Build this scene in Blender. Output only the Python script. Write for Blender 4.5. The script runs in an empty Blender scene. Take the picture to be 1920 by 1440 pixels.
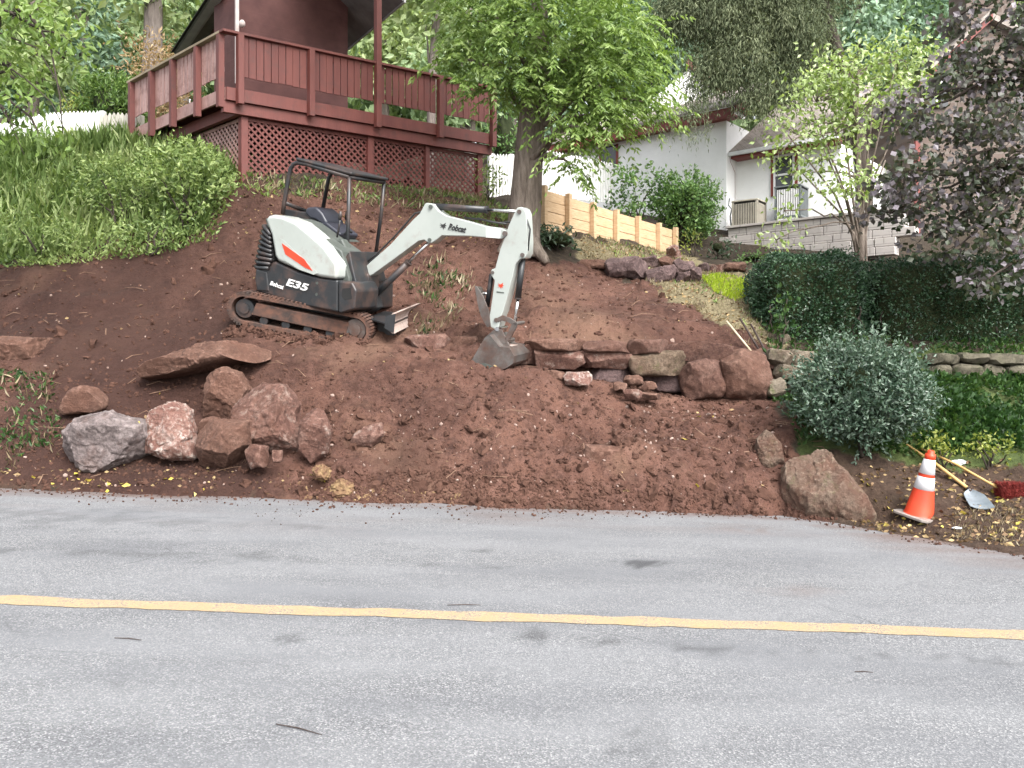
import bpy, bmesh, math, random
import numpy as np
from mathutils import Vector, Matrix, noise as mnoise
R = math.radians
rng = np.random.default_rng(7); random.seed(7)
SC = bpy.context.scene; COL = SC.collection

# ------------------------------------------------------------------ camera, sky, sun, exposure
F, CX, YH, CH = 1600.0, 960.0, 685.0, 1.6           # focal length, centre, horizon (photo pixels), eye height
cd = bpy.data.cameras.new("camera"); cam = bpy.data.objects.new("camera", cd); COL.objects.link(cam)
cam.location = (0, 0, CH); cam.rotation_euler = (R(90), 0, 0)
cd.sensor_width = 36; cd.lens = 36 * F / 1920; cd.shift_y = -(720 - YH) / 1920; cd.clip_end = 2000
SC.camera = cam
W = bpy.data.worlds.new("World"); SC.world = W; W.use_nodes = True
wn = W.node_tree.nodes; wl = W.node_tree.links
sky = wn.new("ShaderNodeTexSky"); sky.sky_type = 'NISHITA'; sky.sun_disc = False
sky.sun_elevation = R(46); sky.sun_rotation = R(150); sky.air_density = 1.0; sky.dust_density = 4.0
hs = wn.new("ShaderNodeHueSaturation"); hs.inputs['Saturation'].default_value = 0.22
wl.new(sky.outputs[0], hs.inputs['Color']); wl.new(hs.outputs[0], wn['Background'].inputs['Color'])
wn['Background'].inputs['Strength'].default_value = 0.15
sd = bpy.data.lights.new("sun", 'SUN'); sun = bpy.data.objects.new("sun", sd); COL.objects.link(sun)
sd.energy = 1.5; sd.angle = R(36); sd.color = (1.0, 0.97, 0.93)
sun.rotation_euler = (R(44), 0, R(30)); sun.location = (0, -5, 30)
SC.view_settings.view_transform = 'Standard'; SC.view_settings.look = 'None'
SC.view_settings.gamma = 1; SC.view_settings.exposure = 1.72
SC.cycles.max_bounces = 6; SC.cycles.transparent_max_bounces = 8

# ------------------------------------------------------------------ helpers
def P(px, py, Y): return np.array(((px - CX) / F * Y, Y, CH + (YH - py) / F * Y))
def proj(v):
    v = np.atleast_2d(v); Y = np.maximum(v[:, 1], 0.05)
    return np.stack([CX + F * v[:, 0] / Y, YH - F * (v[:, 2] - CH) / Y], 1)
def inpoly(pts, poly):
    x, y = pts[:, 0], pts[:, 1]; c = np.zeros(len(pts), bool); n = len(poly); j = n - 1
    for i in range(n):
        xi, yi = poly[i]; xj, yj = poly[j]
        t = ((yi > y) != (yj > y)) & (x < (xj - xi) * (y - yi) / ((yj - yi) + 1e-12) + xi)
        c ^= t; j = i
    return c
def _h(ix, iy, s):
    n = (ix * 374761393 + iy * 668265263 + s * 982451653) & 0xffffffff
    n = ((n ^ (n >> 13)) * 1274126177) & 0xffffffff
    return ((n ^ (n >> 16)) & 0xffff) / 65535.0
def vnoise(x, y, s=0):
    ix = np.floor(x).astype(np.int64); iy = np.floor(y).astype(np.int64); fx = x - ix; fy = y - iy
    fx = fx * fx * (3 - 2 * fx); fy = fy * fy * (3 - 2 * fy)
    a = _h(ix, iy, s); b = _h(ix + 1, iy, s); c = _h(ix, iy + 1, s); d = _h(ix + 1, iy + 1, s)
    return (a * (1 - fx) + b * fx) * (1 - fy) + (c * (1 - fx) + d * fx) * fy - 0.5
def fbm(x, y, sc, o=4, s=0):
    r = 0; a = 1.0
    for k in range(o):
        r = r + a * vnoise(x * sc + 17.3 * k, y * sc - 9.1 * k, s + k); sc *= 2.03; a *= 0.5
    return r

def tag(o, label=None, cat=None, group=None, kind=None):
    if label: o['label'] = label
    if cat: o['category'] = cat
    if group: o['group'] = group
    if kind: o['kind'] = kind
    return o
def thing(name, label, cat, loc, group=None):
    o = bpy.data.objects.new(name, None); COL.objects.link(o); o.location = [float(c) for c in loc]
    o.empty_display_size = .2
    return tag(o, label, cat, group)
def wloc(o):
    v = Vector((0, 0, 0))
    while o is not None: v += o.location; o = o.parent
    return v
def link(name, me, mat, parent=None, loc=None):
    """me holds WORLD coordinates; they are moved into the parent's (or loc's) frame."""
    o = bpy.data.objects.new(name, me); COL.objects.link(o)
    if mat is not None: me.materials.append(mat)
    off = wloc(parent) if parent is not None else Vector([float(c) for c in loc]) if loc is not None else None
    if off is not None: me.transform(Matrix.Translation(-off))
    if parent is not None: o.parent = parent
    elif loc is not None: o.location = [float(c) for c in loc]
    return o
def npmesh(name, V, tris=None, quads=None, smooth=False, attr=None, cattr=None):
    me = bpy.data.meshes.new(name); V = np.asarray(V, np.float32)
    me.vertices.add(len(V)); me.vertices.foreach_set('co', V.ravel())
    fs = tris if tris is not None else quads; k = 3 if tris is not None else 4
    fs = np.asarray(fs, np.int32); me.loops.add(fs.size); me.loops.foreach_set('vertex_index', fs.ravel())
    me.polygons.add(len(fs)); me.polygons.foreach_set('loop_start', np.arange(0, fs.size, k, dtype=np.int32))
    me.polygons.foreach_set('use_smooth', np.full(len(fs), smooth))
    if attr is not None:
        for nm, v in attr.items():
            a = me.attributes.new(nm, 'FLOAT', 'POINT'); a.data.foreach_set('value', np.asarray(v, np.float32))
    if cattr is not None:
        for nm, v in cattr.items():
            a = me.attributes.new(nm, 'FLOAT_COLOR', 'POINT'); a.data.foreach_set('color', np.asarray(v, np.float32).ravel())
    me.update(); me.validate(); return me

class MB:
    def __init__(s): s.v = []; s.f = []
    def add(s, vs, fs):
        b = len(s.v); s.v += [tuple(float(c) for c in p) for p in vs]; s.f += [tuple(b + i for i in q) for q in fs]; return s
    def box8(s, c):                      # 8 corners: bottom ring 0-3, top ring 4-7
        return s.add(c, [(3, 2, 1, 0), (4, 5, 6, 7), (0, 1, 5, 4), (1, 2, 6, 5), (2, 3, 7, 6), (3, 0, 4, 7)])
    def box(s, o, a, b, c):              # corner + three edge vectors
        o, a, b, c = map(np.asarray, (o, a, b, c))
        return s.box8([o, o + a, o + a + b, o + b, o + c, o + a + c, o + a + b + c, o + b + c])
    def cbox(s, ctr, ax, ay, az):        # centre + three full-extent vectors
        ctr, ax, ay, az = map(np.asarray, (ctr, ax, ay, az)); return s.box(ctr - ax / 2 - ay / 2 - az / 2, ax, ay, az)
    def bar(s, p, q, w, h, up=(0, 0, 1)):
        p = np.asarray(p, float); q = np.asarray(q, float); d = q - p; d = d / np.linalg.norm(d)
        sd_ = np.cross(d, up); sd_ /= np.linalg.norm(sd_); u = np.cross(sd_, d)
        return s.box(p - sd_ * w / 2 - u * h / 2, q - p, sd_ * w, u * h)
    def prism(s, pts, vec):
        n = len(pts); pts = [np.asarray(p) for p in pts]; vec = np.asarray(vec)
        return s.add(pts + [p + vec for p in pts], [tuple(range(n - 1, -1, -1)), tuple(range(n, 2 * n))] + [(i, (i + 1) % n, n + (i + 1) % n, n + i) for i in range(n)])
    def tube(s, path, rad, n=8, cap=True):
        path = [np.asarray(p, float) for p in path]; m = len(path)
        if not hasattr(rad, '__len__'): rad = [rad] * m
        vs = []; up = np.array((0.31, 0.17, 0.93))
        for i in range(m):
            d = path[min(i + 1, m - 1)] - path[max(i - 1, 0)]; d = d / (np.linalg.norm(d) + 1e-9)
            if abs(np.dot(d, up)) > .97: up = np.array((0.9, .3, .1))
            a = np.cross(d, up); a /= np.linalg.norm(a); b = np.cross(d, a)
            for k in range(n):
                t = 2 * math.pi * k / n; vs.append(path[i] + (a * math.cos(t) + b * math.sin(t)) * rad[i])
        fs = [(i * n + k, i * n + (k + 1) % n, (i + 1) * n + (k + 1) % n, (i + 1) * n + k) for i in range(m - 1) for k in range(n)]
        if cap: fs += [tuple(range(n - 1, -1, -1)), tuple(range((m - 1) * n, m * n))]
        return s.add(vs, fs)
    def build(s, name, mat, parent=None, smooth=False, bevel=0, seg=2, loc=None):
        me = bpy.data.meshes.new(name); me.from_pydata(s.v, [], s.f); me.update()
        bm = bmesh.new(); bm.from_mesh(me); bmesh.ops.recalc_face_normals(bm, faces=bm.faces); bm.to_mesh(me); bm.free()
        if smooth or bevel:
            for p in me.polygons: p.use_smooth = True
        o = link(name, me, mat, parent, loc)
        if bevel:
            m = o.modifiers.new('bevel', 'BEVEL'); m.width = bevel; m.segments = seg; m.limit_method = 'ANGLE'; m.angle_limit = R(35); m.harden_normals = True
        return o

# ------------------------------------------------------------------ materials
def rgb(c): return (c[0], c[1], c[2], 1)
class NT:
    def __init__(s, name):
        s.m = bpy.data.materials.new(name); s.m.use_nodes = True; s.t = s.m.node_tree; s.n = s.t.nodes; s.b = s.n['Principled BSDF']
    def new(s, k, **kw):
        x = s.n.new(k)
        for a, v in kw.items():
            if a in x.inputs.keys(): x.inputs[a].default_value = v
            else: setattr(x, a, v)
        return x
    def l(s, a, b): s.t.links.new(a, b)
    def co(s, scale=(1, 1, 1)):
        c = s.new("ShaderNodeTexCoord"); g = s.new("ShaderNodeNewGeometry"); m = s.new("ShaderNodeMapping"); m.inputs['Scale'].default_value = scale
        s.l(g.outputs['Position'], m.inputs[0]); return m.outputs[0]
    def noise(s, scale, detail=5, rough=.6, co=None):
        x = s.new("ShaderNodeTexNoise"); x.inputs['Scale'].default_value = scale; x.inputs['Detail'].default_value = detail; x.inputs['Roughness'].default_value = rough
        s.l(co if co is not None else s.co(), x.inputs['Vector']); return x.outputs['Fac']
    def vor(s, scale, feature='F1', co=None):
        x = s.new("ShaderNodeTexVoronoi"); x.feature = feature; x.inputs['Scale'].default_value = scale
        s.l(co if co is not None else s.co(), x.inputs['Vector']); return x
    def ramp(s, fac, stops):
        x = s.new("ShaderNodeValToRGB"); e = x.color_ramp.elements
        while len(e) < len(stops): e.new(.5)
        for el, (p, c) in zip(e, stops): el.position = p; el.color = rgb(c) if hasattr(c, '__len__') else (c, c, c, 1)
        s.l(fac, x.inputs[0]); return x.outputs[0]
    def mix(s, fac, a, b, mode='MIX'):
        x = s.new("ShaderNodeMix"); x.data_type = 'RGBA'; x.blend_type = mode
        for sock, v in ((x.inputs[0], fac), (x.inputs[6], a), (x.inputs[7], b)):
            if hasattr(v, 'is_linked'): s.l(v, sock)
            elif hasattr(v, '__len__'): sock.default_value = rgb(v)
            else: sock.default_value = v
        return x.outputs[2]
    def attr(s, nm, out='Fac'):
        x = s.new("ShaderNodeAttribute"); x.attribute_name = nm; return x.outputs[out]
    def bump(s, h, strength=.4, dist=.02):
        x = s.new("ShaderNodeBump"); x.inputs['Strength'].default_value = strength; x.inputs['Distance'].default_value = dist
        s.l(h, x.inputs['Height']); s.l(x.outputs[0], s.b.inputs['Normal']); return x
    def fin(s, col=None, rough=.7, metal=0, spec=.5, coat=0):
        if col is not None:
            if hasattr(col, 'is_linked'): s.l(col, s.b.inputs['Base Color'])
            else: s.b.inputs['Base Color'].default_value = rgb(col)
        if hasattr(rough, 'is_linked'): s.l(rough, s.b.inputs['Roughness'])
        else: s.b.inputs['Roughness'].default_value = rough
        s.b.inputs['Metallic'].default_value = metal; s.b.inputs['Specular IOR Level'].default_value = spec
        if coat: s.b.inputs['Coat Weight'].default_value = coat
        return s.m
def simple(name, c1, c2, scale=6, rough=.6, metal=0, bump=.15, bscale=60, spec=.4, stretch=(1, 1, 1), dirt=None, dscale=3, damt=(.5, .7), bdist=.01, coat=0):
    t = NT(name); co = t.co(stretch); c = t.ramp(t.noise(scale, 6, .65, co), [(.3, c1), (.7, c2)])
    if dirt is not None:
        f = t.ramp(t.noise(dscale, 8, .7), [(damt[0], 0.0), (damt[1], 1.0)]); c = t.mix(f, c, dirt)
    if bump: t.bump(t.noise(bscale, 4, .6, co), bump, bdist)
    return t.fin(c, rough, metal, spec, coat)
def leafmat(name, dark, mid, light, trans=.3, rough=.45, spec=.35, extra=None):
    t = NT(name); c = t.ramp(t.attr('rnd'), [(.05, dark), (.5, mid), (.95, light)] if extra is None else [(.05, dark), (.38, mid), (.66, extra), (.95, light)])
    t.fin(c, rough, 0, spec)
    tr = t.new("ShaderNodeBsdfTranslucent"); t.l(t.mix(1.0, c, (1.2, 1.25, .6), 'MULTIPLY'), tr.inputs['Color'])
    ms = t.new("ShaderNodeMixShader"); ms.inputs[0].default_value = trans
    t.l(t.b.outputs[0], ms.inputs[1]); t.l(tr.outputs[0], ms.inputs[2]); t.l(ms.outputs[0], t.n['Material Output'].inputs['Surface'])
    return t.m

def m_ground():
    t = NT('ground_soil'); z = t.new("ShaderNodeSeparateColor"); t.l(t.attr('zone', 'Color'), z.inputs[0])
    n1 = t.noise(1.1, 8, .62); n2 = t.noise(9, 8, .7); n3 = t.noise(45, 5, .7)
    soil = t.ramp(n1, [(.3, (.044, .0195, .0135)), (.5, (.088, .041, .0285)), (.70, (.145, .074, .052))])
    soil = t.mix(t.ramp(n2, [(.42, .0), (.7, .8)]), soil, (.150, .080, .062))
    soil = t.mix(t.ramp(t.noise(3.4, 8, .75), [(.50, .0), (.66, .75)]), soil, (.026, .0115, .0085))
    soil = t.mix(t.ramp(n3, [(.30, .8), (.48, .0)]), soil, (.016, .008, .006))
    soil = t.mix(t.ramp(t.noise(70, 3, .6), [(.66, .0), (.74, .7)]), soil, (.17, .11, .085))
    soil = t.mix(t.ramp(t.noise(.7, 5, .6), [(.54, .0), (.68, .55)]), soil, (.165, .098, .066))
    soil = t.mix(t.attr('shade_damp'), soil, (.028, .0125, .0095))  # damp patches together with painted tree shade
    floor = t.ramp(n2, [(.3, (.018, .013, .009)), (.55, (.042, .031, .021)), (.75, (.085, .064, .042))])
    green = t.ramp(n2, [(.3, (.028, .04, .012)), (.6, (.075, .10, .03)), (.8, (.13, .13, .06))])
    straw = t.ramp(t.noise(22, 6, .75), [(.32, (.055, .045, .026)), (.5, (.15, .125, .07)), (.68, (.30, .25, .16))])
    c = t.mix(z.outputs[0], floor, soil); c = t.mix(z.outputs[1], c, green); c = t.mix(z.outputs[2], c, straw)
    h = t.mix(.4, t.mix(.4, n2, t.vor(13).outputs['Distance']), n3); t.bump(h, 1.0, .07)
    return t.fin(c, .92, 0, .25)
def m_road():
    t = NT('worn_asphalt'); co = t.co()
    v = t.vor(140, 'F1', co); vc = t.new("ShaderNodeSeparateColor"); t.l(v.outputs['Color'], vc.inputs[0])
    c = t.ramp(vc.outputs[0], [(.0, (.060, .062, .067)), (.45, (.120, .122, .128)), (.8, (.162, .165, .171)), (.95, (.30, .30, .30))])
    c = t.mix(t.ramp(t.noise(1.3, 6, .6, t.co((.6, 1.6, 1))), [(.35, .0), (.7, .6)]), c, (.188, .192, .199))
    c = t.mix(t.ramp(t.noise(.9, 7, .65, t.co((.5, 1.3, 1))), [(.46, .0), (.64, .55)]), c, (.098, .101, .110))
    c = t.mix(t.ramp(t.noise(3.5, 8, .75), [(.56, .0), (.74, .6)]), c, (.085, .086, .092))
    wv = t.new('ShaderNodeMix'); wv.data_type = 'VECTOR'; wv.inputs[0].default_value = .12; nz_ = t.new('ShaderNodeTexNoise'); nz_.inputs['Scale'].default_value = 3.0; nz_.inputs['Detail'].default_value = 6; t.l(co, nz_.inputs['Vector']); t.l(co, wv.inputs[4]); t.l(nz_.outputs['Color'], wv.inputs[5])
    ck = t.vor(.62, 'DISTANCE_TO_EDGE', wv.outputs[1]); ckm = t.mix(1.0, t.ramp(ck.outputs['Distance'], [(.0015, 1.0), (.005, .0)]), t.ramp(t.noise(.55, 4, .6), [(.53, .0), (.62, .45)]), 'MULTIPLY'); c = t.mix(ckm, c, (.03, .03, .033))
    c = t.mix(t.ramp(t.noise(.8, 4, .55, t.co((.12, 1.0, 1))), [(.42, .0), (.66, .35)]), c, (.19, .195, .205))
    c = t.mix(t.attr('dark'), c, (.032, .033, .036))
    rn = t.ramp(t.noise(14, 6, .7), [(.3, .55), (.7, 1.0)])
    c = t.mix(t.mix(1.0, t.attr('dirt'), rn, 'MULTIPLY'), c, (.105, .068, .056))
    t.bump(t.mix(.35, v.outputs['Distance'], t.noise(30, 4)), .5, .008)
    return t.fin(c, .82, 0, .35)
def m_stripe():
    t = NT('yellow_road_paint'); v = t.vor(130); vc = t.new("ShaderNodeSeparateColor"); t.l(v.outputs['Color'], vc.inputs[0])
    c = t.ramp(t.noise(5, 6, .7), [(.3, (.31, .22, .118)), (.7, (.40, .295, .178))])
    w = t.mix(1.0, t.ramp(t.noise(5, 8, .8), [(.40, .1), (.62, 1.0)]), t.ramp(vc.outputs[0], [(.35, .0), (.7, 1.0)]), 'MULTIPLY')
    c = t.mix(w, c, (.13, .128, .125)); t.bump(v.outputs['Distance'], .4, .006)
    return t.fin(c, .8, 0, .3)
def m_rock(name, a, b, cc, soil=.5, lichen=None):
    t = NT(name); n = t.noise(3.2, 10, .68); c = t.ramp(n, [(.32, a), (.52, b), (.70, cc)])
    c = t.mix(t.ramp(t.noise(26, 6, .75), [(.35, .65), (.55, .0)]), c, tuple(x * .35 for x in a))
    if lichen: c = t.mix(t.ramp(t.noise(6, 8, .75), [(.54, .0), (.66, .85)]), c, lichen)
    c = t.mix(t.ramp(t.noise(1.9, 9, .7), [(.60 - .25 * soil, .0), (.86 - .25 * soil, .92)]), c, (.105, .05, .034))
    g = t.new("ShaderNodeNewGeometry"); c = t.mix(t.ramp(t.mix(.25, g.outputs['Pointiness'], t.noise(18, 6, .7)), [(.515, .0), (.57, .55)]), c, tuple(min(.5, x * 1.35) for x in cc))
    t.bump(t.mix(.5, t.noise(10, 9, .75), t.noise(48, 6, .75)), 1.0, .05)
    return t.fin(c, .88, 0, .3)
def m_bark(name, a, b, sc=5):
    t = NT(name); co = t.co((3, 3, .5)); n = t.noise(sc, 8, .7, co)
    t.bump(n, .9, .05); return t.fin(t.ramp(n, [(.32, a), (.68, b)]), .9, 0, .2)
M = {}
M['ground'] = m_ground(); M['road'] = m_road(); M['stripe'] = m_stripe()
M['rock_grey'] = m_rock('grey_boulder', (.095, .075, .072), (.175, .142, .137), (.29, .245, .235), .3)
M['rock_pink'] = m_rock('red_white_boulder', (.13, .056, .043), (.22, .12, .096), (.42, .34, .30), .3, (.52, .46, .42))
M['rock_red'] = m_rock('red_sandstone', (.075, .035, .026), (.135, .068, .052), (.22, .135, .108), .5, (.30, .235, .20))
M['rock_slab'] = m_rock('red_brown_flat_stone', (.055, .027, .020), (.105, .054, .041), (.165, .098, .076), .6)
M['rock_brown'] = m_rock('soil_stained_rock', (.075, .038, .028), (.13, .07, .05), (.21, .125, .095), .8)
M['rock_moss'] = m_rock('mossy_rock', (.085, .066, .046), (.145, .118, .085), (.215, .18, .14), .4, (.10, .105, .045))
M['rock_soil'] = m_rock('soil_caked_mossy_rock', (.085, .055, .04), (.14, .10, .075), (.21, .165, .125), .85, (.10, .10, .05))
M['rock_olive'] = m_rock('olive_stained_sandstone', (.07, .05, .032), (.13, .09, .062), (.20, .15, .11), .45, (.10, .10, .04))
M['rock_garden'] = m_rock('shaded_mossy_rock', (.045, .040, .028), (.085, .076, .052), (.13, .115, .085), .1, (.06, .075, .03))  # shade on the garden wall put into a darker mossy rock colour
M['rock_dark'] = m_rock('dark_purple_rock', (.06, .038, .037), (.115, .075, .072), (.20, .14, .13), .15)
M['clod'] = simple('soil_clod', (0.0383, 0.0184, 0.0131), (0.0918, 0.0474, 0.0337), 7, .95, 0, .6, 60, .2)
M['chip'] = simple('pale_stone_chip', (.16, .10, .08), (.36, .28, .24), 9, .9, 0, .3, 60, .3)
M['ochre_clod'] = simple('ochre_clay_clod', (.13, .08, .04), (.27, .19, .10), 9, .95, 0, .6, 60, .2, (1, 1, 1), (.09, .045, .03), 11, (.38, .62))
M['deck'] = simple('red_brown_deck_paint', (0.0894, 0.0215, 0.0179), (0.1475, 0.0412, 0.0322), 3, .6, 0, .25, 40, .4, (1, 1, .15), (.07, .03, .026), 5, (.52, .78))
M['deck_sheen'] = simple('weathered_sheen_deck_paint', (0.2599, 0.143, 0.1235), (0.4288, 0.2599, 0.2339), 5, .5, 0, .25, 40, .5, (1, 1, .2), (.12, .04, .034), 5, (.48, .75))  # sheen of the side panels put into a paler, weathered paint
M['cap_worn'] = simple('weathered_grey_wood', (.20, .16, .11), (.34, .28, .20), 5, .8, 0, .3, 40, .2, (.3, .3, 1))
M['siding'] = None
def m_siding():
    t = NT('brown_siding'); w = t.new("ShaderNodeTexWave"); w.wave_type = 'BANDS'; w.bands_direction = 'Z'; w.wave_profile = 'SAW'; w.inputs['Scale'].default_value = 1.6
    t.l(t.co(), w.inputs['Vector']); t.bump(w.outputs['Fac'], .6, .03)
    return t.fin(t.ramp(t.noise(3, 6), [(.3, (.075, .030, .028)), (.7, (.115, .05, .046))]), .7, 0, .3)
M['siding'] = m_siding()
M['soffit'] = simple('grey_soffit', (0.0915, 0.0915, 0.0866), (0.1664, 0.1664, 0.1581), 3, .7, 0, .2, 30)
M['fascia'] = simple('pale_fascia', (0.208, 0.208, 0.208), (0.312, 0.312, 0.3055), 3, .6, 0, .1, 30)
M['shingle_dark'] = simple('dark_shingle', (.02, .02, .02), (.05, .05, .048), 12, .9, 0, .6, 60)
M['pale_post'] = simple('pale_post_paint', (.45, .38, .36), (.6, .52, .5), 5, .6, 0, .1, 30)
M['white_fence'] = simple('white_fence_paint', (.66, .66, .63), (.8, .8, .78), 4, .6, 0, .1, 40)
M['old_fence'] = simple('weathered_fence_wood', (.35, .33, .28), (.55, .52, .46), 6, .8, 0, .2, 40, .2, (1, 1, .2))
def m_timber():
    t = NT('new_pine_timber'); co = t.co((2.5, 2.5, 22)); n = t.noise(2.2, 7, .65, co)
    c = t.ramp(n, [(.3, (.40, .26, .145)), (.55, (.50, .355, .22)), (.75, (.56, .43, .29))])
    k = t.vor(3.1, 'F1', t.co((1, 1, 2.2))); c = t.mix(t.ramp(k.outputs['Distance'], [(.03, .8), (.07, .0)]), c, (.22, .10, .04))
    c = t.mix(t.ramp(t.noise(2.1, 5), [(.55, .0), (.8, .45)]), c, (.42, .25, .12))
    t.bump(n, .2, .01); return t.fin(c, .75, 0, .25)
M['timber'] = m_timber()
M['stucco'] = simple('white_stucco', (.80, .80, .79), (.86, .86, .855), 3, .9, 0, .3, 80, .2, (1, 1, 1), (.6, .6, .58), 1.2, (.55, .85))
M['red_trim'] = simple('dark_red_trim', (.14, .03, .026), (.22, .055, .045), 4, .6, 0, .1, 40)
def m_shingle():
    t = NT('grey_brown_shingles'); b = t.new("ShaderNodeTexBrick"); b.inputs['Scale'].default_value = 6; b.inputs['Mortar Size'].default_value = .012
    b.inputs['Color1'].default_value = (.20, .17, .15, 1); b.inputs['Color2'].default_value = (.33, .29, .26, 1); b.inputs['Mortar'].default_value = (.08, .07, .06, 1)
    b.inputs['Brick Width'].default_value = 1.3; b.inputs['Row Height'].default_value = .62
    mp = t.new("ShaderNodeMapping"); g = t.new("ShaderNodeNewGeometry"); mp.inputs['Rotation'].default_value = (R(62), 0, R(-32)); t.l(g.outputs['Position'], mp.inputs[0]); t.l(mp.outputs[0], b.inputs['Vector'])
    c = t.mix(t.ramp(t.noise(4, 6), [(.4, .0), (.75, .6)]), b.outputs['Color'], (.42, .38, .35)); t.bump(b.outputs['Fac'], -.4, .02); return t.fin(c, .9, 0, .2)
M['shingle'] = m_shingle()
def m_block(name, c1, c2, mo, scale, rot, row=.5, wid=1.0, ms=.02):
    t = NT(name); b = t.new("ShaderNodeTexBrick"); b.inputs['Scale'].default_value = scale; b.inputs['Mortar Size'].default_value = ms
    b.inputs['Color1'].default_value = rgb(c1); b.inputs['Color2'].default_value = rgb(c2); b.inputs['Mortar'].default_value = rgb(mo)
    b.inputs['Brick Width'].default_value = wid; b.inputs['Row Height'].default_value = row
    mp = t.new("ShaderNodeMapping"); g = t.new("ShaderNodeNewGeometry"); mp.vector_type = 'POINT'; mp.inputs['Rotation'].default_value = (R(-90), 0, R(rot)); t.l(g.outputs['Position'], mp.inputs[0])
    t.l(mp.outputs[0], b.inputs['Vector'])
    c = t.mix(t.ramp(t.noise(7, 8, .7), [(.35, .0), (.7, .7)]), b.outputs['Color'], tuple(x * 1.25 for x in c2))
    t.bump(t.mix(.5, b.outputs['Fac'], t.noise(16, 6)), -.6, .04); return t.fin(c, .9, 0, .2)
M['block'] = m_block('pale_concrete_block', (.46, .43, .41), (.38, .35, .335), (.22, .20, .19), 2.2, 0, .42, 1.0)
M['stonewall'] = m_block('brown_field_stone', (.085, .066, .056), (.13, .10, .086), (.15, .13, .115), 2.0, 0, .45, .9, .05)
M['glass_dark'] = simple('dark_window_glass', (.02, .022, .025), (.04, .042, .045), 2, .08, 0, 0, 1, .6)
M['white_paint'] = simple('white_window_paint', (.6, .6, .6), (.75, .75, .75), 4, .5, 0, .05, 40)
M['ac_tan'] = simple('tan_sheet_metal', (.30, .27, .22), (.40, .37, .31), 4, .5, .1, .05, 40)
M['ac_grey'] = simple('dark_grey_sheet_metal', (.10, .115, .12), (.17, .185, .19), 4, .45, .2, .05, 40)
M['black_gap'] = simple('black_gap', (.012, .012, .012), (.02, .02, .02), 4, .9, 0, 0)
mud = (.12, .06, .042)
M['x_white'] = simple('dirty_white_machine_paint', (0.3064, 0.3332, 0.3102), (0.3524, 0.3752, 0.3524), 2, .32, 0, .03, 30, .5, (1, 1, 1), (.20, .14, .105), 2.6, (.58, .90), coat=.3)
M['x_black'] = simple('charcoal_machine_paint', (0.0131, 0.0143, 0.0161), (0.0238, 0.0256, 0.028), 4, .42, 0, .06, 30, .5, (1, 1, 1), (.10, .055, .04), 3, (.47, .78))
M['x_grey'] = simple('grey_green_plastic', (.048, .056, .050), (.085, .095, .085), 4, .5, 0, .06, 30, .4)
M['x_red'] = simple('orange_red_decal', (.40, .035, .015), (.50, .06, .025), 4, .4, 0, 0)
M['x_letter'] = simple('white_lettering', (.62, .62, .6), (.75, .75, .73), 30, .5, 0, 0)
M['x_ink'] = simple('black_lettering', (.015, .015, .015), (.03, .03, .03), 30, .5, 0, 0)
M['x_chrome'] = simple('chrome_rod', (.6, .6, .6), (.75, .75, .75), 5, .18, 1, 0)
M['x_steel'] = simple('worn_bucket_steel', (0.0825, 0.0784, 0.0743), (0.198, 0.1815, 0.1692), 5, .42, .55, .15, 40, .5, (1, 1, 1), mud, 3.2, (.42, .68))
M['x_rubber'] = simple('muddy_rubber_track', (.030, .024, .022), (.06, .042, .036), 6, .85, 0, .3, 50, .3, (1, 1, 1), mud, 5, (.40, .62))
M['x_blade'] = simple('scuffed_pale_blade', (.30, .22, .19), (.48, .40, .36), 5, .6, .1, .15, 40, .4, (1, 1, 1), mud, 5, (.50, .72))
M['x_seat'] = simple('navy_vinyl_seat', (.022, .024, .034), (.035, .037, .05), 5, .38, 0, .1, 60, .5)
M['orange'] = simple('orange_cone_plastic', (0.5049, 0.0344, 0.0114), (0.5967, 0.0574, 0.0192), 3, .45, 0, .05, 40, .4, (1, 1, 1), (.42, .10, .06), 7, (.66, .9))
M['collar'] = simple('white_reflective_collar', (0.4896, 0.4824, 0.4968), (0.5904, 0.5832, 0.5976), 4, .4, 0, .05, 60, .5, (1, 1, 1), (.5, .46, .45), 9, (.6, .9))
M['cone_base'] = simple('muddy_cone_base', (.16, .135, .12), (.28, .25, .23), 5, .8, 0, .15, 40, .3, (1, 1, 1), mud, 6, (.5, .8))
M['handle'] = simple('yellow_wood_handle', (0.378, 0.225, 0.072), (0.54, 0.36, 0.153), 4, .5, 0, .1, 50, .3)
M['handle_pale'] = simple('pale_wood_handle', (.42, .34, .23), (.55, .46, .33), 4, .6, 0, .1, 50, .3)
M['handle_dark'] = simple('dark_brown_handle', (.03, .02, .018), (.06, .042, .035), 4, .6, 0, .1, 50, .3)
M['shovel_steel'] = simple('blue_grey_shovel_steel', (.22, .26, .30), (.36, .40, .44), 6, .4, .5, .1, 40, .5, (1, 1, 1), mud, 7, (.55, .85))
M['bristle'] = simple('dark_red_bristle', (.10, .010, .008), (.21, .024, .018), 30, .7, 0, .6, 200, .3)
M['plastic'] = simple('clear_white_plastic', (.55, .58, .60), (.75, .77, .78), 8, .25, 0, .2, 30, .5)
M['bark'] = m_bark('grey_brown_bark', (.085, .066, .052), (.26, .215, .18))
M['bark_dark'] = m_bark('dark_bark', (.03, .024, .02), (.085, .068, .056))
M['bark_far'] = m_bark('pale_far_bark', (.10, .085, .075), (.24, .20, .18))
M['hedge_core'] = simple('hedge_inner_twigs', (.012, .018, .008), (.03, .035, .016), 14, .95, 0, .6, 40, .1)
M['twig'] = simple('dry_root_twig', (.09, .05, .034), (.26, .17, .12), 9, .9, 0, .2, 50, .2)
L = {}
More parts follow.
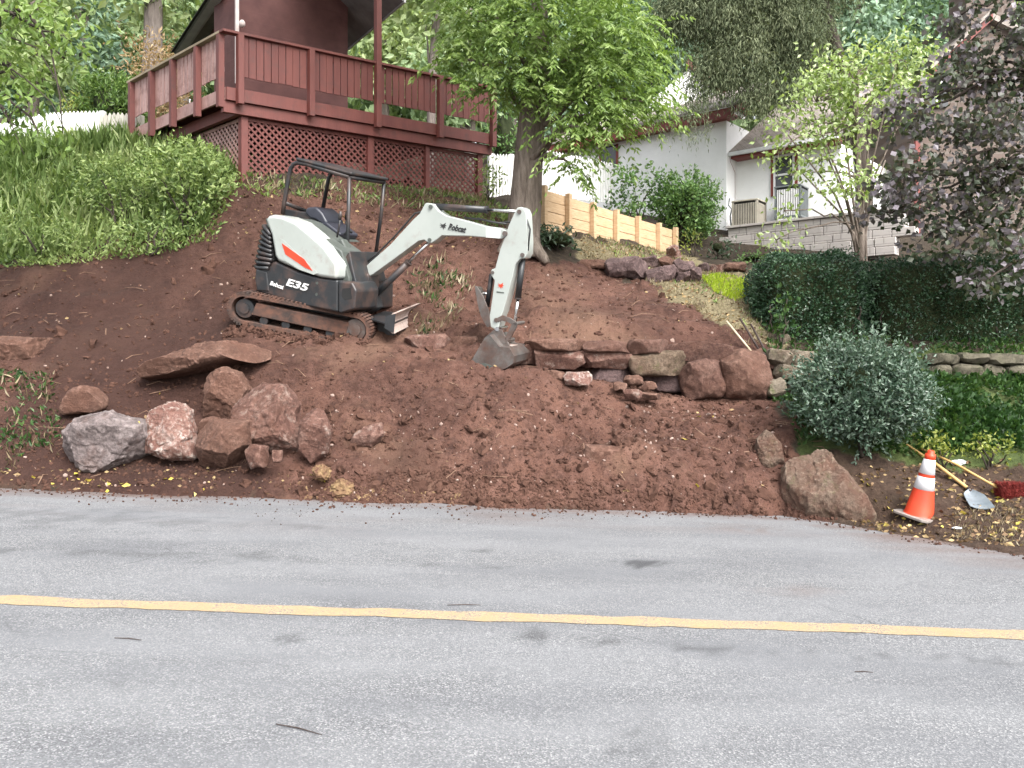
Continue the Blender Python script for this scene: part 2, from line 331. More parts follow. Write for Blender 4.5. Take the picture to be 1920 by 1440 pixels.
L['walnut'] = leafmat('bright_compound_leaf', (.065, .115, .028), (.165, .25, .062), (.33, .42, .16), .4)
L['walnut_dark'] = leafmat('mid_green_leaf', (.03, .065, .018), (.07, .13, .03), (.14, .21, .06), .35)
L['cedar'] = leafmat('grey_green_cedar_spray', (0.0505, 0.0688, 0.0367), (0.1262, 0.1515, 0.0872), (0.241, 0.2639, 0.1607), .2, .7, .15)
L['young'] = leafmat('pale_lime_leaf', (.10, .15, .035), (.25, .34, .11), (.56, .64, .36), .4, .35, .6)
L['maple'] = leafmat('purple_green_maple_leaf', (.024, .040, .018), (.060, .075, .042), (.235, .205, .235), .25, .45, .4, (.095, .080, .090))
L['hedge'] = leafmat('dark_hedge_leaf', (0.0108, 0.0324, 0.0151), (0.0259, 0.0626, 0.0292), (0.0648, 0.1242, 0.0594), .15, .38, .5)
L['bush'] = leafmat('blue_green_bush_leaf', (0.0196, 0.0446, 0.0267), (0.0491, 0.0891, 0.0553), (0.1336, 0.1827, 0.1336), .15, .38, .5)
L['ivy'] = leafmat('ground_ivy_leaf', (0.013, 0.036, 0.0101), (0.0324, 0.0756, 0.0202), (0.072, 0.1296, 0.036), .25)
L['lime'] = leafmat('yellow_green_shrub_leaf', (.09, .12, .02), (.20, .24, .05), (.34, .36, .11), .35)
L['weed'] = leafmat('weed_leaf', (.055, .095, .028), (.165, .235, .072), (.34, .41, .17), .35)
L['grassb'] = leafmat('long_grass_blade', (.085, .14, .04), (.20, .285, .095), (.40, .46, .22), .35)
L['lawn'] = leafmat('lime_grass_blade', (.20, .28, .02), (.33, .43, .03), (.48, .56, .07), .4)
L['arbor'] = leafmat('arborvitae_spray', (0.042, 0.084, 0.0192), (0.09, 0.162, 0.0336), (0.168, 0.24, 0.06), .25)
L['forest'] = leafmat('hazy_forest_leaf', (0.099, 0.1568, 0.0743), (0.2145, 0.297, 0.1568), (0.4125, 0.5115, 0.297), .35, .6, .2)  # distant haze put into all the woodland leaf colours as paleness
L['forest2'] = leafmat('hazy_pale_forest_leaf', (0.1263, 0.1782, 0.0743), (0.2376, 0.3044, 0.1411), (0.4455, 0.5198, 0.2822), .38, .6, .2)
L['forest3'] = leafmat('hazy_blue_green_forest_leaf', (0.0854, 0.1423, 0.0987), (0.1898, 0.2846, 0.1992), (0.3605, 0.4743, 0.3416), .3, .6, .2)
L['rust'] = leafmat('rusty_shrub_leaf', (.16, .10, .05), (.30, .21, .12), (.45, .35, .22), .3, .7, .2)
L['rhodo'] = leafmat('glossy_dark_leaf', (.014, .032, .016), (.035, .068, .03), (.09, .13, .08), .15, .3, .6)
L['shrubg'] = leafmat('mid_green_shrub_leaf', (0.0325, 0.0754, 0.0208), (0.078, 0.156, 0.039), (0.169, 0.26, 0.0845), .25)
L['litter'] = leafmat('fallen_leaf', (.07, .04, .025), (.19, .125, .075), (.42, .31, .16), .15, .8, .15)
L['ylitter'] = leafmat('fallen_yellow_leaf', (.42, .33, .06), (.60, .48, .10), (.70, .62, .26), .2, .7, .2)
L['dry'] = leafmat('dry_pale_stalk', (.13, .10, .06), (.26, .21, .13), (.42, .36, .26), .2, .8, .15)

# ------------------------------------------------------------------ terrain: one sheet through measured points
SLOPE = 0.036
def road_z(X): return -SLOPE * np.asarray(X, float)
def edge_y(X):                                        # where the asphalt ends
    X = np.asarray(X, float); return 9.62 - np.clip((X - 3.1) / 1.6, 0, 1) ** 1.2 * 1.75 + fbm(X, X * 0, 1.3, 5, 5) * .22 + fbm(X, X * 0, 9, 3, 15) * .05
CP = []
for X in (-40, -22, -14, -10, -7, -4, -2, 0, 2, 4): CP.append((X, 9.5, -SLOPE * X + .0))
for X in (4.4, 5.2, 7, 10, 16, 30): CP.append((X, 7.95 if X > 4.5 else 8.2, -SLOPE * X + .0))
for X in (-40, -20, -8, 0, 8, 20, 40): CP += [(X, 6.0, -SLOPE * X), (X, 0, -SLOPE * X), (X, -12, -SLOPE * X)]
PX = [  # photo x, photo y, distance
 (-160, 850, 10.2), (-160, 640, 12.4), (-160, 470, 14.2), (-160, 330, 16.5),
 (60, 880, 9.9), (60, 785, 10.6), (60, 705, 11.2), (60, 620, 12.1), (60, 525, 13.3), (60, 480, 13.8), (60, 385, 15.1), (60, 305, 16.7), (60, 268, 18.2),
 (200, 890, 9.95), (220, 790, 10.75), (200, 700, 11.5), (200, 620, 12.2), (200, 520, 13.3), (200, 460, 13.9), (200, 360, 15.2), (220, 275, 17.0),
 (380, 890, 9.95), (380, 800, 10.75), (380, 720, 11.4), (380, 650, 12.0), (380, 560, 12.9), (380, 460, 13.7), (380, 370, 14.5), (330, 290, 16.0), (440, 335, 14.9),
 (600, 935, 9.62), (600, 850, 10.2), (600, 745, 11.0), (600, 685, 11.45), (600, 645, 11.9), (600, 600, 12.7), (600, 480, 13.95), (600, 345, 15.3),
 (450, 612, 12.1), (680, 655, 11.75),
 (800, 950, 9.62), (800, 850, 10.3), (800, 745, 11.0), (800, 690, 11.5), (800, 655, 11.9), (800, 612, 12.7), (800, 505, 14.2), (800, 420, 15.5), (800, 362, 16.7),
 (915, 705, 11.2), (930, 660, 11.8), (930, 605, 12.8), (930, 505, 14.3), (965, 455, 14.9), (905, 372, 17.6),
 (1100, 950, 9.62), (1100, 850, 10.3), (1090, 765, 11.0), (1090, 715, 11.7), (1090, 650, 12.25), (1090, 590, 13.1), (1090, 509, 14.8), (1150, 462, 17.2), (1050, 440, 15.9), (1250, 478, 19.4),
 (1200, 860, 10.2), (1200, 740, 11.6), (1200, 648, 12.3), (1200, 560, 13.8), (1180, 533, 14.8),
 (1300, 950, 9.62), (1300, 860, 10.3), (1300, 792, 11.2), (1320, 750, 11.75), (1300, 655, 12.35), (1300, 592, 13.2), (1300, 535, 14.6), (1300, 500, 16.2), (1300, 478, 18.2),
 (1410, 755, 11.6), (1420, 655, 12.3), (1430, 560, 14.2), (1430, 505, 16.2), (1420, 483, 18.6),
 (1440, 860, 10.2), (1480, 800, 10.7), (1480, 745, 11.4), (1500, 660, 12.5),
 (1575, 935, 9.75), (1700, 885, 10.1), (1640, 930, 9.65), (1720, 965, 9.3), (1880, 890, 9.95), (1880, 950, 9.2), (1830, 800, 10.6), (1830, 735, 11.6), (1830, 672, 12.4), (2050, 730, 11.7), (2050, 670, 12.5), (2050, 880, 9.95),
 (1650, 735, 11.6), (1650, 668, 12.4),
 (1600, 560, 15.0), (1800, 560, 15.0), (2000, 560, 15), (1600, 495, 18.0), (1800, 500, 18.0), (2000, 490, 18),
]
for px, py, Y in PX: CP.append(tuple(P(px, py, Y)))
CP += [tuple(P(1110, 407, 19.0)), tuple(P(1180, 412, 21.0)), tuple(P(1050, 392, 17.5)), tuple(P(1030, 380, 18.5)), tuple(P(1365, 432, 22)), tuple(P(1500, 426, 21.4)), tuple(P(1700, 440, 22)),
       (-3, 21, 5.4), (-8, 22, 7.0), (-14, 22, 8.0), (2, 30, 7.5), (10, 30, 7.2), (-8, 32, 9.0), (-20, 30, 10), (20, 30, 7), (14, 24, 5.6), (25, 18, 3.5),
       (-30, 16, 5.8), (-25, 11, 2.2), (-40, 30, 10), (40, 30, 6), (0, 50, 14), (-30, 50, 15), (30, 50, 13), (0, 90, 24), (-60, 90, 25), (60, 90, 24), (-80, 40, 12), (80, 40, 9)]
CPa = np.array(CP, float)
def _U(d2): return np.where(d2 > 1e-12, .5 * d2 * np.log(d2 + 1e-12), 0)
_n = len(CPa); _A = np.zeros((_n + 3, _n + 3)); _d = ((CPa[:, None, :2] - CPa[None, :, :2]) ** 2).sum(-1)
_A[:_n, :_n] = _U(_d) + np.eye(_n) * .02; _A[:_n, _n] = 1; _A[:_n, _n + 1:] = CPa[:, :2]; _A[_n, :_n] = 1; _A[_n + 1:, :_n] = CPa[:, :2].T
_w = np.linalg.solve(_A, np.concatenate([CPa[:, 2], np.zeros(3)]))
def tps(X, Y):
    sh = X.shape; X = X.ravel(); Y = Y.ravel(); out = np.empty(len(X))
    for i in range(0, len(X), 20000):
        x = X[i:i + 20000]; y = Y[i:i + 20000]
        out[i:i + 20000] = _U((x[:, None] - CPa[:, 0]) ** 2 + (y[:, None] - CPa[:, 1]) ** 2) @ _w[:_n] + _w[_n] + _w[_n + 1] * x + _w[_n + 2] * y
    return out.reshape(sh)
gx = np.concatenate([np.linspace(-120, -20, 26)[:-1], np.linspace(-20, -9, 56)[:-1], np.arange(-9, 8.2, .055), np.linspace(8.2, 20, 60)[1:], np.linspace(20, 120, 26)[1:]])
gy = np.concatenate([np.linspace(-15, 7.5, 12)[:-1], np.arange(7.5, 14.5, .055), np.linspace(14.5, 20, 70)[1:], np.linspace(20, 40, 60)[1:], np.linspace(40, 160, 50)[1:]])
GX, GY = np.meshgrid(gx, gy); GZ = tps(GX, GY)
far = np.clip((np.hypot(GX, GY - 10) - 60) / 40, 0, 1); GZ = GZ * (1 - far) + far * np.clip(8 + (GY - 30) * .27, -1, 40)
rz = road_z(GX); ey = edge_y(GX); onroad = GY < ey
GZ = np.where(onroad, rz - .03, np.maximum(GZ, rz - .03 + np.clip((GY - ey) * .5, 0, .035)))
pp = proj(np.stack([GX.ravel(), GY.ravel(), GZ.ravel()], 1)); YR = GY.ravel()
SOIL = [(-400, 470), (-100, 500), (0, 490), (120, 470), (260, 455), (380, 440), (420, 340), (455, 330), (600, 350), (780, 362), (900, 378), (960, 440), (1000, 485), (1090, 492), (1140, 505), (1205, 525), (1250, 560), (1330, 600), (1400, 640), (1445, 660), (1450, 745), (1500, 790), (1485, 850), (1600, 975), (1620, 1000), (0, 915), (-400, 880)]
STRAW = [(1085, 440), (1270, 475), (1320, 505), (1440, 520), (1470, 600), (1470, 650), (1400, 650), (1330, 600), (1250, 560), (1205, 525), (1140, 500), (1090, 490)]
GREEN = [(-600, 200), (250, 200), (470, 250), (450, 335), (415, 350), (380, 440), (260, 455), (120, 470), (0, 490), (-600, 500)]
GREEN2 = [(-600, 690), (90, 705), (130, 790), (110, 900), (-600, 900)]
GREEN3 = [(1480, 660), (2200, 660), (2200, 870), (1740, 870), (1500, 850)]
def soft(poly, jit, s):
    q = pp.copy(); q[:, 0] += fbm(GX.ravel(), GY.ravel(), 1.7, 4, s) * jit; q[:, 1] += fbm(GX.ravel(), GY.ravel(), 1.9, 4, s + 9) * jit; return inpoly(q, poly) & (YR > 8) & (YR < 19.5)
soil = soft(SOIL, 45, 1); straw = soft(STRAW, 40, 2); green = soft(GREEN, 40, 3) | soft(GREEN2, 50, 4) | soft(GREEN3, 30, 6)
ss = soil.reshape(GX.shape).astype(float)
mid = (GY > ey) & (GY < 20)
_e = GZ.copy()
WPX = np.array([940, 1000, 1110, 1200, 1280, 1360, 1440, 1475]); WBZ = np.array([P(x, y, 11.75)[2] for x, y in zip(WPX, (688, 692, 716, 738, 748, 749, 748, 742))]); WX = (WPX - CX) / F * 11.9
wb = np.interp(GX, WX, WBZ); wm = (GX > WX[0]) & (GX < WX[-1])
GZ = np.where(wm & (GY > 11.2) & (GY <= 12.12), np.minimum(GZ, wb - .02 + np.clip(11.55 - GY, -.3, 1) * -.15), GZ)
GZ = np.where(wm & (GY > 12.12) & (GY < 12.6), np.maximum(GZ, np.interp(GX, WX, [P(x, y, 12.2)[2] for x, y in zip(WPX, (645, 646, 648, 646, 655, 668, 668, 675))])), GZ)
nz = fbm(GX, GY, 2.1, 3, 11) * .12 + np.abs(fbm(GX, GY, 4.5, 4, 21)) * .16 + fbm(GX, GY, 13, 3, 31) * .05
calm = np.clip(fbm(GX, GY, .75, 3, 141) * 2.2 + .5, .12, 1.25); calm = calm * (1 - .7 * ((pp[:, 0] > 980) & (pp[:, 0] < 1490)).reshape(GX.shape) * np.clip(1 - np.abs(GY - 11.45) / .45, 0, 1)); nz = nz * calm
for px_, py_, Y_, ra, rb_, h_ in ((1075, 800, 10.75, .55, .36, -.36), (1150, 800, 10.9, .5, .25, -.08), (860, 800, 10.6, .75, .4, .14), (1190, 880, 10.05, .6, .28, .20), (930, 870, 10.0, .8, .25, .10), (700, 700, 11.4, 1.4, .16, .10), (840, 715, 11.35, .6, .14, .08), (320, 735, 11.15, .55, .2, -.18), (760, 850, 10.2, .4, .25, .12), (880, 825, 10.4, .12, .09, -.12), (1320, 850, 10.4, .6, .25, .10), (905, 702, 11.25, .34, .3, -.13), (1040, 740, 11.2, .5, .2, -.08), (1490, 935, 9.8, .4, .22, .13), (450, 800, 10.5, .8, .2, .08), (560, 760, 10.9, .4, .3, -.14), (100, 560, 12.8, .8, .2, .12), (300, 560, 12.8, .7, .15, -.10)):
    c_ = P(px_, py_, Y_); nz = nz + h_ * np.exp(-((GX - c_[0]) / ra) ** 2 - ((GY - c_[1]) / rb_) ** 2)
drag = np.sin(GY * 36 + fbm(GX, GY, 1.1, 3, 151) * 9 + GX * 2.5) * .018 * np.clip(1 - np.abs(GY - 9.85) / .3, 0, 1) * np.clip((GX - .2) / .5, 0, 1) * np.clip((4.2 - GX) / .5, 0, 1)
scr = np.sin(GX * 16 + GY * 5 + fbm(GX, GY, 1.3, 3, 161) * 4) * .012 * np.clip(fbm(GX, GY, .6, 2, 171) * 3, 0, 1)
nz = nz + drag + scr
nz = np.where(wm & (GY > 11.3) & (GY < 12.6), nz * .3, nz)
tr = np.sin((GY * 7.5 + fbm(GX, GY, .8, 2, 44) * 5)) * .05 * np.clip(1 - np.abs(GY - 12.9) / 1.0, 0, 1)     # track ruts
near_e = np.clip((GY - ey) / .45, 0, 1)
GZ = GZ + np.where(mid, (ss * (nz + tr) + (1 - ss) * (fbm(GX, GY, 1.5, 3, 51) * .10 + fbm(GX, GY, 7, 2, 61) * .03)) * near_e, 0) + np.where(GY >= 20, fbm(GX, GY, .3, 3, 71) * .5 * np.clip((GY - 26) / 10, 0, 1), 0)
GZ = np.where(onroad, rz - .03, np.maximum(GZ, rz - .02 + np.clip((GY - ey) * .3, 0, .03)))
def Hgt(X, Y):
    X = np.asarray(X, float); Y = np.asarray(Y, float)
    i = np.clip(np.searchsorted(gx, X) - 1, 0, len(gx) - 2); j = np.clip(np.searchsorted(gy, Y) - 1, 0, len(gy) - 2)
    u = (X - gx[i]) / (gx[i + 1] - gx[i]); v = (Y - gy[j]) / (gy[j + 1] - gy[j])
    return GZ[j, i] * (1 - u) * (1 - v) + GZ[j, i + 1] * u * (1 - v) + GZ[j + 1, i] * (1 - u) * v + GZ[j + 1, i + 1] * u * v
def Gp(px, py, y0=7.6, y1=45):                        # first ground point behind a pixel
    Y = np.arange(y0, y1, .02); p = np.stack([(px - CX) / F * Y, Y, CH + (YH - py) / F * Y], 1)
    k = np.argmax(Hgt(p[:, 0], p[:, 1]) >= p[:, 2]); return p[k]
zone = np.zeros((GX.size, 4)); zone[:, 0] = soil; zone[:, 1] = green & ~soil; zone[:, 2] = straw & ~soil; zone[:, 3] = 1
bed = (YR < 10.4) & (pp[:, 0] > 1560); zone[bed, 0] = .25
shade_damp = np.clip(np.clip((760 - pp[:, 0]) / 500, 0, 1) * .75 + fbm(GX.ravel(), GY.ravel(), .9, 4, 131) * 1.0 - .05, 0, .8) * soil  # tree shade painted into the soil towards the left, plus damp patches
nx, ny = len(gx), len(gy); idx = np.arange(nx * ny).reshape(ny, nx)
quads = np.stack([idx[:-1, :-1].ravel(), idx[:-1, 1:].ravel(), idx[1:, 1:].ravel(), idx[1:, :-1].ravel()], 1)
g = link('hillside_ground', npmesh('hillside_ground', np.stack([GX.ravel(), GY.ravel(), GZ.ravel()], 1), quads=quads, smooth=True, attr={'shade_damp': shade_damp}, cattr={'zone': zone}), M['ground'])
tag(g, 'red brown excavated hillside rising from the road edge', 'ground', kind='structure')

# road sheet
rx = np.concatenate([np.linspace(-120, -12, 40)[:-1], np.arange(-12, 9, .06), np.linspace(9, 120, 40)]); rv = np.linspace(0, 1, 210)
RX, RV = np.meshgrid(rx, rv); RE = edge_y(RX) + .10; RY = -14 + RV ** .62 * (RE + 14); RZ = road_z(RX) + .0
rp = proj(np.stack([RX.ravel(), RY.ravel(), RZ.ravel()], 1)); rpx = rp[:, 0].reshape(RX.shape); rpy = rp[:, 1].reshape(RX.shape)
de = edge_y(RX) - RY
wid = np.maximum(.25, .7 + fbm(RX, RY, .8, 4, 81) * 1.6 + .5 * np.clip((-RX - 2) / 3, 0, 1) + .7 * np.clip((RX - 2.6) / 1.4, 0, 1))
dirt = np.clip(1 - de / wid, 0, 1) ** 1.1 * np.clip(.75 + fbm(RX * .35, RY * 2.2, 2.2, 4, 87) * 1.5, .1, 1)
dirt = np.maximum(dirt, .35 * np.clip(fbm(RX * .3, RY * 1.6, 1.6, 4, 89) * 3 - .35, 0, 1) * np.clip(1 - de / 2.2, 0, 1))
dirt = np.maximum(dirt, .55 * np.clip(1 - np.hypot((RX - 2.45) / .55, (RY - 8.75) / .25), 0, 1) ** .5 * (fbm(RX, RY, 4, 4, 83) > -.1))
dirt = np.maximum(dirt, .45 * np.clip(1 - np.hypot((RX - 2.1) / .42, (RY - 6.35) / .17) + fbm(RX, RY, 6, 3, 85) * .9, 0, 1))
dark = np.zeros_like(RX)
for cx_, cy_, a, b, s in ((1200, 1056, .17, .10, .9), (905, 1030, .12, .12, .6), (1010, 1192, .30, .10, .7), (1330, 1218, .55, .06, .6), (1780, 1232, .45, .07, .5), (560, 1198, .14, .06, .6), (1190, 1370, .14, .18, .45), (180, 1035, 2.0, .12, .45), (1600, 1185, .12, .04, .5), (120, 970, 1.6, .35, .35)):
    Yc = 2560 / (cy_ - YH - SLOPE * (cx_ - CX)); Xc = (cx_ - CX) / F * Yc
    dark = np.maximum(dark, s * np.clip(1.0 - np.hypot((RX - Xc) / a, (RY - Yc) / b) + fbm(RX, RY, 7, 5, int(cx_)) * 2.6, 0, 1) * .8)
d2 = np.clip(1 - np.abs(de - .02) / .10, 0, 1) * (fbm(RX, RY, 1.2, 3, 91) > .12); dark = np.maximum(dark, d2 * .9)
nx2, ny2 = len(rx), len(rv); id2 = np.arange(nx2 * ny2).reshape(ny2, nx2)
q2 = np.stack([id2[:-1, :-1].ravel(), id2[:-1, 1:].ravel(), id2[1:, 1:].ravel(), id2[1:, :-1].ravel()], 1)
ro = link('asphalt_road', npmesh('asphalt_road', np.stack([RX.ravel(), RY.ravel(), RZ.ravel()], 1), quads=q2, smooth=True, attr={'dirt': dirt.ravel(), 'dark': dark.ravel()}), M['road'])
tag(ro, 'worn grey asphalt road sloping gently down to the right', 'road', kind='structure')
sx = np.arange(-14, 12, .05); yc = 5.41 + .02 * np.sin(sx * .7)
j1 = fbm(sx, sx * 0, 6, 4, 95) * .03; j2 = fbm(sx, sx * 0 + 5, 6, 4, 97) * .03
V = np.concatenate([np.stack([sx, yc - .092 + j1, road_z(sx) + .004], 1), np.stack([sx, yc + .092 + j2, road_z(sx) + .004], 1)]); n = len(sx); k = np.arange(n - 1)
st = link('yellow_road_line', npmesh('yellow_road_line', V, quads=np.stack([k, k + 1, n + k + 1, n + k], 1)), M['stripe'])
tag(st, 'worn yellow centre line painted along the asphalt road', 'road marking', kind='structure')

# ------------------------------------------------------------------ leaves and trees
def unit(v): return v / (np.linalg.norm(v, axis=-1, keepdims=True) + 1e-9)
def leaf_obj(name, C, D, S, mat, asp=.5, fold=.3, rnd=None, parent=None, loc=None):
    n = len(C); S = np.broadcast_to(np.asarray(S, float), (n,))[:, None]; D = unit(D)
    U = unit(np.cross(D, rng.normal(size=(n, 3)) * (1, 1, .55))); N = np.cross(D, U)
    V = np.empty((n, 4, 3)); V[:, 0] = C - D * S * .5; V[:, 2] = C + D * S * .5
    mdl = C - D * S * .06 + N * S * fold * .3
    V[:, 1] = mdl + U * S * asp * .5; V[:, 3] = mdl - U * S * asp * .5
    b = np.arange(n) * 4; T = np.empty((n, 2, 3), np.int32); T[:, 0] = np.stack([b, b + 1, b + 2], 1); T[:, 1] = np.stack([b, b + 2, b + 3], 1)
    r = rng.random(n) if rnd is None else rnd
    return link(name, npmesh(name, V.reshape(-1, 3), tris=T.reshape(-1, 3), attr={'rnd': np.repeat(r, 4)}), mat, parent, loc)
def blob(px, py, Y, rx, rz, ry=None):                 # ellipsoid given by its place in the view: centre and radii in metres
    c = P(px, py, Y); a = rx / F * Y; b = rz / F * Y; return (c, np.array((a, ry if ry else (a + b) / 2, b)))
def clumps(blobs, dens, shell=.45):
    out = []
    for c, r in blobs:
        n = max(3, int(dens * (r[0] * r[1] * r[2]) ** (2 / 3)))
        d = unit(rng.normal(size=(n, 3))); q = (shell + (1 - shell) * rng.random((n, 1))) ** .6
        out.append(c + d * q * r)
    return np.concatenate(out)
def spray(cl, per, cr, size, droop=.5, flat=.6, jit=.4):
    n = len(cl) * per; ci = np.repeat(np.arange(len(cl)), per)
    o = rng.normal(size=(n, 3)) * cr * np.array((1, 1, flat)); C = cl[ci] + o
    D = unit(rng.normal(size=(n, 3)) * .8 + unit(o) * .8 + np.array((0, 0, -droop)))
    S = size * (1 - jit / 2 + jit * rng.random(n)); rn = np.clip(rng.random(len(cl))[ci] * .55 + rng.random(n) * .45, 0, 1)
    return C, D, S, rn
def branch(mb, a, b, r0, r1, wig=.06, seg=6, n=6, sag=.1):
    a = np.asarray(a, float); b = np.asarray(b, float); L_ = np.linalg.norm(b - a); pts = []
    for i in range(seg + 1):
        t = i / seg; p = a + (b - a) * t; p = p + rng.normal(size=3) * wig * L_ * (0 if i in (0, seg) else 1) * .5; p[2] += sag * L_ * math.sin(math.pi * t); pts.append(p)
    mb.tube(pts, list(np.linspace(r0, r1, seg + 1)), n); return pts
def tree(name, label, cat, base, trunkpts, r0, blobs, leaf, size, dens, per, cr, bark, group=None, droop=.4, asp=.5, twigs=60, r1=None, extra=None, crown='crown', stems=None, flat=.6):
    t = thing(name, label, cat, base, group); mb = MB()
    path = [np.asarray(base)] + [np.asarray(p) for p in trunkpts]
    mb.tube(path, list(np.linspace(r0, r1 or r0 * .45, len(path))), 10)
    for s in (stems or []): mb.tube([np.asarray(p) for p in s[0]], list(np.linspace(s[1], s[1] * .35, len(s[0]))), 7)
    cl = clumps(blobs, dens)
    for c, r in blobs:
        k = path[min(range(1, len(path)), key=lambda i: np.linalg.norm(path[i] - c))]
        branch(mb, k, c, (r1 or r0 * .45) * .6, .012)
    if twigs:
        cs = np.array([c for c, _ in blobs])
        for i in rng.permutation(len(cl))[:twigs]:
            c = cs[np.argmin(((cs - cl[i]) ** 2).sum(1))]; branch(mb, c, cl[i], max(.008, size * .09), .004, .08, 4, 4)
    mb.build('trunk', bark, t, smooth=True)
    C, D, S, rn = spray(cl, per, cr, size, droop, flat)
    if extra is not None: C, D, S, rn = [np.concatenate([u, v]) for u, v in zip((C, D, S, rn), extra)]
    leaf_obj(crown, C, D, S, leaf, asp, .3, rn, t); return t
def fronds(starts, dirs, length, nl=6, ls=.10):       # drooping compound leaves
    C = []; D = []; rn = []
    for s, d in zip(starts, dirs):
        Lf = length * (.7 + .6 * random.random()); d = d / np.linalg.norm(d); side = np.cross(d, (0, 0, 1)); side = side / (np.linalg.norm(side) + 1e-6); c0 = random.random() * .5
        for j in range(nl):
            t = (j + .6) / nl; p = s + d * Lf * t + np.array((0, 0, -1)) * Lf * .55 * t * t; ax = unit(d + np.array((0, 0, -1.1 * t)))
            for sg in (-1, 1):
                dd = unit(ax * .55 + side * sg * .75 + np.array((0, 0, -.35)) + rng.normal(size=3) * .15); C.append(p + dd * ls * .5); D.append(dd); rn.append(c0 + random.random() * .5)
        C.append(s + d * Lf * 1.05 + np.array((0, 0, -1)) * Lf * .6); D.append(unit(d + np.array((0, 0, -1.1)))); rn.append(c0 + .3)
    C = np.array(C); return C, np.array(D), ls * (.75 + .5 * rng.random(len(C))), np.clip(np.array(rn), 0, 1)
def scatter(poly, n, y0=8, y1=20, x0=-10, x1=9, cond=None):
    out = np.zeros((0, 3)); tries = 0
    while len(out) < n and tries < 60:
        X = rng.uniform(x0, x1, n); Y = rng.uniform(y0, y1, n); p = np.stack([X, Y, Hgt(X, Y)], 1); p = p[inpoly(proj(p), poly)]
        out = np.concatenate([out, p]); tries += 1
    return out[:n]

# ------------------------------------------------------------------ chalet and its deck
def ln(A, B, px):                                     # plan point of the line A-B that stands at photo column px
    A = np.asarray(A)[:2]; B = np.asarray(B)[:2]; k = (px - CX) / F; d = B - A
    s = (k * A[1] - A[0]) / (d[0] - k * d[1]); return A + d * s
def v3(p, z): return np.array((p[0], p[1], z))
dA = P(425, 55, 14.5)[:2]; dB = P(926, 165, 17.5)[:2]; dC = P(250, 155, 17.1)[:2]
e1 = unit(dB - dA); e2 = unit(dC - dA); E1 = np.append(e1, 0); E2 = np.append(e2, 0); UZ = np.array((0, 0, 1.0))
zt, zb, zg, zr, zl = 7.29, 6.55, 6.34, 6.12, 5.92      # rail top, slat foot, rim top, rim foot, beam foot
deck = thing('timber_deck', 'raised red brown timber deck with slatted railing and lattice skirt on the slope', 'deck', v3(dA, 4.8))
def rail_bay(a, b, mat, capmat, off):
    d = unit(b - a); Lb = np.linalg.norm(b - a); d3 = np.append(d, 0); nn = np.append(off, 0); mb = MB()
    n = max(4, int(Lb / .125)); w = .115
    for i in range(n):
        c = a + d * (i + .5 + random.uniform(-.07, .07)) * Lb / n; j = random.uniform(-.004, .004)
        mb.cbox(v3(c, (zt - .05 + zb) / 2 + random.uniform(-.008, .008)), d3 * w, nn * .022 + d3 * j, UZ * (zt - .05 - zb))
    mb.box(v3(a, zb + .09) - nn * .045, d3 * Lb, nn * .03, UZ * .08)
    mb.box(v3(a, zt - .16) - nn * .045, d3 * Lb, nn * .03, UZ * .08)
    mb.build('railing_panel', mat, deck)
fn = -e2; ln_ = -e1                                    # outward sides
fposts = [ln(dA, dB, x) for x in (447, 580, 705, 822, 921)]; lposts = [ln(dA, dC, x) for x in (419, 376, 330, 290, 252)]
for a, b in zip(fposts[:-1], fposts[1:]): rail_bay(a + e1 * .05, b - e1 * .05, M['deck'], M['deck'], fn)
for a, b in zip(lposts[:-1], lposts[1:]): rail_bay(a + e2 * .05, b - e2 * .05, M['deck_sheen'], M['cap_worn'], ln_)
MB().box(v3(dA - e1 * .1 - e2 * .08, zt - .045), E1 * (np.linalg.norm(dB - dA) + .05), E2 * .15, UZ * .045).build('rail_cap', M['deck'], deck, bevel=.006)
MB().box(v3(dA - e1 * .1 + e2 * .075, zt - .043), E1 * .15, E2 * (np.linalg.norm(dC - dA)), UZ * .045).build('rail_cap', M['cap_worn'], deck, bevel=.006)
for i, p in enumerate(fposts):
    top = 9.4 if i == 2 else zt - .05 if i < 4 else zt + .05
    c = p - e2 * .055; MB().box(v3(c - e1 * .05 - e2 * .05, zr - .06), E1 * .10, E2 * .10, UZ * (top - zr + .06)).build('railing_post', M['deck'], deck, bevel=.006)
for p in lposts:
    c = p - e1 * .055; MB().box(v3(c - e1 * .05 - e2 * .05, zr - .12), E1 * .10, E2 * .10, UZ * (zt - .05 - zr + .12)).build('railing_post', M['deck'], deck, bevel=.006)
LF = np.linalg.norm(dB - dA); LS = np.linalg.norm(dC - dA)
MB().box(v3(dA, zr), E1 * LF, E2 * .045, UZ * (zg - zr)).build('rim_board', M['deck'], deck, bevel=.005)
MB().box(v3(dA + e2 * .047, zr + .003), E1 * .045, E2 * (LS - .05), UZ * (zg - zr)).build('rim_board', M['deck_sheen'], deck, bevel=.005)
MB().box(v3(dA + e2 * .06 - e1 * .02, zl), E1 * (LF + .02), E2 * .09, UZ * (zr - zl - .003)).build('beam', M['deck'], deck, bevel=.005)
MB().box(v3(dA + e1 * .22 + e2 * .155, zl), E1 * .09, E2 * (LS - .2), UZ * (zr - zl - .003)).build('beam', M['deck'], deck, bevel=.005)
mb = MB()
for i in range(24): mb.box(v3(dA + e1 * .05 + e2 * (.05 + i * .155), zg - .05), E1 * (LF - .05), E2 * .148, UZ * .035)
mb.build('floor_board', M['deck'], deck)
la, lb = dA + e2 * .20, dB + e2 * .20
lpost = [ln(la, lb, x) for x in (456, 578, 692, 800, 897)]
for i, p in enumerate(lpost):
    if i in (1,): continue
    MB().box(v3(p - e1 * .06 - e2 * .06, 4.2), E1 * (.12 if i in (0, 2, 4) else .09), E2 * .12, UZ * (zl - 4.2)).build('post', M['deck'], deck, bevel=.008)
